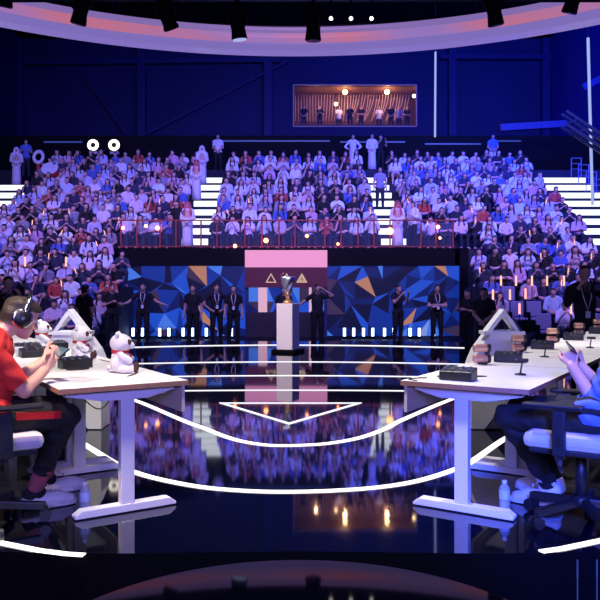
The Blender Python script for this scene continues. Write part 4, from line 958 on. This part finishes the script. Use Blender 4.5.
# ------------------------------------------------------------------ spectators
POS = [('lap', .05, 0), ('clap', .04, .01), ('stick', .06, -.02), ('cross', .0, .02), ('phone', .02, 0), ('chin', .14, -.01), ('lap', .12, .02), ('clap', .0, -.01)]
VAR = []
for q, (arms, lean, tilt) in enumerate(POS):
    for lh in (False, True):
        root = thing('person', 'x', 'person'); J = sit_pose(arms, lean, tilt); J['look'] = V((tilt*6, -1, -.12))
        me_, cen_, tg_, par_, J_ = dress('c', J, FW, root, shirt='shirt', legs='pants', shoes='pants', hair='hair', skin='crowdskin', voxel=.026, sleeve=.8 if q % 2 else 1.6, longhair=lh, crease=.0)
        parts = [(c.name.split('.')[0], c.data) for c in root.children]
        for c in list(root.children): bpy.data.objects.remove(c)
        bpy.data.objects.remove(root); VAR.append((arms, lh, parts, J_))
SH = [((.78, .78, .84), 'white', 26), ((.58, .60, .82), 'pale blue', 15), ((.66, .42, .56), 'pale pink', 9), ((.08, .14, .46), 'blue', 10), ((.03, .035, .08), 'navy', 14), ((.012, .012, .016), 'black', 15), ((.50, .08, .06), 'red', 3), ((.28, .27, .36), 'grey', 8)]
rg = random.Random(12)
seats = []
for i in range(-7, 9):
    for s in (-1, 1):
        e = lower_edge(i, s) if i < 0 else (-4.45 if s < 0 else 3.95)
        far = 11.6 if s < 0 else 10.35; n = int((far-abs(e))/.53)
        for k in range(n):
            x = s*(abs(e)+.30+.53*k); px = 300+x*FPX/rowd(i)
            if -14 < px < 614: seats.append((rowd(i), i, 'left' if s < 0 else 'right', k+1, x))
    if i >= 0:
        for k in range(11): seats.append((rowd(i), i, 'middle', k+1, -3.35+.35+.56*k))
empty = {(-6, 'right', 2), (-6, 'right', 3), (-5, 'right', 2), (-7, 'right', 5), (-6, 'right', 5)}
EMP = []; real = []; rest = []
for st_ in seats:
    d, i, blk, k, x = st_
    if (i, blk, k) in empty: EMP.append(st_); continue
    if i == -7 and blk == 'right' and k < 3: continue
    if (i, blk, k) in ((-7, 'right', 3), (-7, 'right', 6)): EMP.append(st_); continue
    px = 300+x*FPX/d
    if rg.random() < (.02 if i < 6 else .10): continue
    if blk == 'left' and i <= -5 and px < 2: continue
    (real if len(real) < 258 else rest).append(st_)
HOLD = []
def row_word(i, blk): return ORD[i+8] if blk != 'middle' else ORD[i+1]
def edge_word(i, blk): return 'stand edge' if (blk != 'middle' and i < 0) else {'left': 'centre stair', 'right': 'centre stair', 'middle': 'left stair'}[blk]
GEST = dict(lap='hands in lap', clap='clapping', stick='arm raised', cross='arms crossed', phone='holding a phone', chin='hand at chin')
for d, i, blk, k, x in real:
    vi = rg.randrange(len(VAR)); arms, lh, parts, J_ = VAR[vi]; col, cname, _ = rg.choices(SH, [w for _, _, w in SH])[0]
    lab = '%s %s in %s, %s row of %s stand, %s seat from %s' % ('long-haired' if lh else 'short-haired', 'spectator', cname, row_word(i, blk), blk, ORD[k], edge_word(i, blk))
    sc = rg.uniform(.94, 1.06)
    r = thing('person', lab, 'person', (x+rg.uniform(-.05, .05), d+rg.uniform(-.04, .04), rowz(i)), rg.uniform(-.25, .25)+(-x*.02), 'spectators seated in the %s stand' % blk); r.scale = (sc, sc, sc)
    cj = tuple(max(0, c*rg.uniform(.85, 1.12)) for c in col)
    for n, me in parts:
        if n == 'shoe' and i > -5: continue
        o = link(n, me, r); o.color = (*cj, 1)
    if (arms == 'stick' and rg.random() < .9) or (arms == 'clap' and rg.random() < .12): HOLD.append((r, J_, i, blk, k, sc))
for r, J_, i, blk, k, sc in HOLD[:34]:
    w = J_['wrR']+V((0, -.10, .04)); p = r.matrix_basis @ w; a = rg.uniform(-.35, .35)
    t = thing('light_stick', 'glowing stick in hand, %s row of %s stand, %s seat from %s' % (row_word(i, blk), blk, ORD[k], edge_word(i, blk)), 'light stick', p, group='light sticks held in the stands'); t.rotation_euler = (rg.uniform(-.2, .3), a, 0)
    MB().cyl((0, 0, -.10), (0, 0, .02), .013, seg=8).build('handle', 'stickhandle', t); MB().cyl((0, 0, .02), (0, 0, .19), .017, .014, seg=8).build('glow_tube', 'lightstick', t, True)
# the rest of the audience, past those one can single out
mats_ = ['crowdskin', 'hair', 'pants']; cidx = {}
for c, n, w in SH:
    M['rest_'+n] = mat('rest_'+n.replace(' ', '_'), c, .8, var=.15); cidx[n] = len(mats_); mats_.append('rest_'+n)
vs = []; fs = []; ms = []; off = 0
VD = []
for arms, lh, parts, J_ in VAR:
    V_ = []
    for n, me in parts:
        if n == 'shoe' or n == 'trousers': continue
        co = np.zeros(len(me.vertices)*3); me.vertices.foreach_get('co', co); V_.append((n, co.reshape(-1, 3), [tuple(p.vertices) for p in me.polygons]))
    VD.append(V_)
for d, i, blk, k, x in rest:
    V_ = rg.choice(VD); cn = rg.choices(SH, [w for _, _, w in SH])[0][1]; a = rg.uniform(-.25, .25); c_, s_ = math.cos(a), math.sin(a); sc = rg.uniform(.94, 1.06); o = np.array((x+rg.uniform(-.05, .05), d, rowz(i)))
    for n, co, F in V_:
        keep = co*sc; q = np.stack([keep[:, 0]*c_-keep[:, 1]*s_, keep[:, 0]*s_+keep[:, 1]*c_, keep[:, 2]], 1)+o
        vs.append(q); fs += [[v+off for v in f] for f in F]; off += len(q)
        ms += [{'body': 0, 'hair': 1, 'long_hair': 1}.get(n, cidx[cn])]*len(F)
me = bpy.data.meshes.new('crowd'); me.from_pydata(np.concatenate(vs).tolist(), [], fs)
for m in mats_: me.materials.append(M[m])
me.polygons.foreach_set('material_index', ms); me.polygons.foreach_set('use_smooth', [True]*len(fs))
o = link('crowd', me); o['kind'] = 'stuff'; o['label'] = 'distant seated audience filling the upper rows of the stands'; o['category'] = 'crowd'
print('REAL', len(real), 'REST', len(rest), 'EMPTY', len(EMP), 'crowd verts', off)
# empty arena seats low in the right stand, each with a glowing stick in its arm
base = None
for q, (d, i, blk, k, x) in enumerate(EMP):
    lab = 'empty blue grey arena seat, %s row of right stand, %s seat from stand edge' % (row_word(i, blk), ORD[k])
    if base is None:
        base = thing('arena_seat', lab, 'seat', (x, d, rowz(i)), 0, 'empty seats low in the right stand')
        MB().box((0, .22, .70), (.44, .07, .46), Matrix.Rotation(-.12, 3, 'X')).build('backrest', 'chairback', base, bevel=.03); MB().box((0, .0, .42), (.44, .42, .07)).build('seat', 'chairback', base, bevel=.02)
        for e in (-1, 1): MB().box((.235*e, .02, .32), (.04, .36, .60)).build('armrest', 'black', base, bevel=.008)
        o = base
    else: o = dup(base, (x, d, rowz(i)), 0, lab)
SEATST = ((493, 295, -6), (501, 281, -5), (510, 295, -6), (516, 281, -5), (519.5, 309, -7), (525.5, 294, -6), (532, 281, -5), (547, 281, -5), (564, 281, -5), (571, 309, -7), (25, 262, -4), (66, 262, -4), (79, 302, -6))
for q, (px, py, i) in enumerate(SEATST):
    d = rowd(i)-.36; p = at(px, py, d); t = thing('light_stick', 'upright glowing stick low in the %s stand, %s of them' % ('right' if px > 300 else 'left', ORD[q+1]+' counting outward' if px > 300 else ORD[q-9]+' from the left'), 'light stick', p, group='light sticks standing between the low seats')
    MB().cyl((0, 0, -.14), (0, 0, .16), .030, .026, seg=8).build('glow_tube', 'lightstick', t, True); MB().cyl((0, 0, rowz(i)-p.z), (0, 0, -.13), .014, seg=8).build('holder', 'black', t)
# ------------------------------------------------------------------ light
def area(name, loc, target, size, col, power, shape='RECTANGLE', size_y=None, spread=None):
    l = bpy.data.lights.new(name, 'AREA'); l.shape = shape; l.size = size; l.size_y = size_y or size; l.color = col; l.energy = power
    if spread: l.spread = math.radians(spread)
    o = bpy.data.objects.new(name, l); C.objects.link(o); o.location = loc; o.rotation_euler = (V(target)-V(loc)).to_track_quat('-Z', 'Y').to_euler(); return o
def spot(name, loc, target, col, power, angle, blend=.5, rad=.15):
    l = bpy.data.lights.new(name, 'SPOT'); l.color = col; l.energy = power; l.spot_size = math.radians(angle); l.spot_blend = blend; l.shadow_soft_size = rad
    o = bpy.data.objects.new(name, l); C.objects.link(o); o.location = loc; o.rotation_euler = (V(target)-V(loc)).to_track_quat('-Z', 'Y').to_euler(); return o
CROWDC = (.29, .25, 1.0)
for nm, x, tx in (('crowd_wash_left', -9, -8), ('crowd_wash_middle', 0, 0), ('crowd_wash_right', 9, 8)):
    area(nm, (x, 13.0, 10.5), (tx, 28, 3.5), 3, CROWDC, 510, spread=90)
    area(nm.replace('wash', 'pink'), (x*1.1, 12.0, 9.0), (tx, 26, 2.5), 2, (1.0, .30, .50), 46, spread=80)
area('crowd_back_blue', (0, 36, 13.5), (0, 30, 3), 18, (.06, .10, 1.0), 300, size_y=2, spread=60)
area('hall_blue', (0, 20, 14.3), (0, 40, 8), 18, (.02, .07, 1.0), 1300, size_y=6)
area('right_wall_blue', (9, 24, 13.8), (15, 33, 7), 4, (.02, .06, 1.0), 5500)
spot('desk_key_left', (-.7, 2.9, 6.0), (-1.4, 4.6, .7), (1.0, .90, .84), 1500, 62, .6, .25)
spot('desk_key_right', (.2, 7.6, 5.6), (1.7, 5.4, .7), (1.0, .92, .86), 1150, 62, .6, .2)
spot('desk_far_left', (-2.6, 6.2, 5.8), (-2.8, 7.5, .7), (1, .92, .95), 1000, 60, .6, .2)
spot('desk_far_right', (3.0, 8.6, 5.6), (3.0, 8.2, .7), (1, .92, .95), 800, 40, .6, .2)
area('stage_lavender', (0, -1.2, 2.1), (0, 5, .5), 3.4, (.26, .23, 1.0), 255, size_y=.5)
spot('right_blue', (.6, -.5, 2.4), (1.6, 4.2, .10), (.03, .08, 1.0), 3800, 21, .6, .3)
spot('player_warm_left', (-3.4, 2.0, 4.4), (-1.58, 4.02, .92), (1.0, .74, .56), 900, 15, .5, .15)
spot('hands_right', (1.2, 3.2, 5.6), (1.56, 4.08, .88), (1.0, .80, .70), 520, 9, .6, .1)
spot('trophy_key', (-4, 9.5, 5.4), (-.27, 14.8, .8), (1.0, .80, .86), 2600, 14, .5, .1)
area('crew_blue', (0, 15.5, 5.6), (0, 21, .6), 9, (.20, .22, 1.0), 150, size_y=1)
for q, (px, py) in enumerate(((345, 99), (387, 99), (316, 104))):
    l = bpy.data.lights.new('lounge_warm', 'POINT'); l.color = (1, .55, .26); l.energy = 75 if q < 2 else 25; l.shadow_soft_size = .1
    o = bpy.data.objects.new('lounge_warm', l); C.objects.link(o); o.location = at(px, py, BW+1.6)
w = bpy.data.worlds.new('World'); bpy.context.scene.world = w; w.use_nodes = True
w.node_tree.nodes['Background'].inputs['Color'].default_value = (.006, .010, .08, 1); w.node_tree.nodes['Background'].inputs['Strength'].default_value = .25
# ------------------------------------------------------------------ camera
cam = bpy.data.cameras.new('camera'); co = bpy.data.objects.new('camera', cam); C.objects.link(co)
co.location = (0, 0, CAM_H); co.rotation_euler = (PI/2, 0, 0); cam.sensor_width = 36; cam.lens = FPX/600*36; cam.shift_y = -(300-YH)/600; cam.clip_start = .05; cam.clip_end = 200
sc = bpy.context.scene; sc.camera = co
sc.view_settings.view_transform = 'Standard'; sc.view_settings.look = 'None'; sc.view_settings.gamma = 1; sc.view_settings.exposure = 0
try: sc.view_settings.use_curve_mapping = False
except Exception: pass
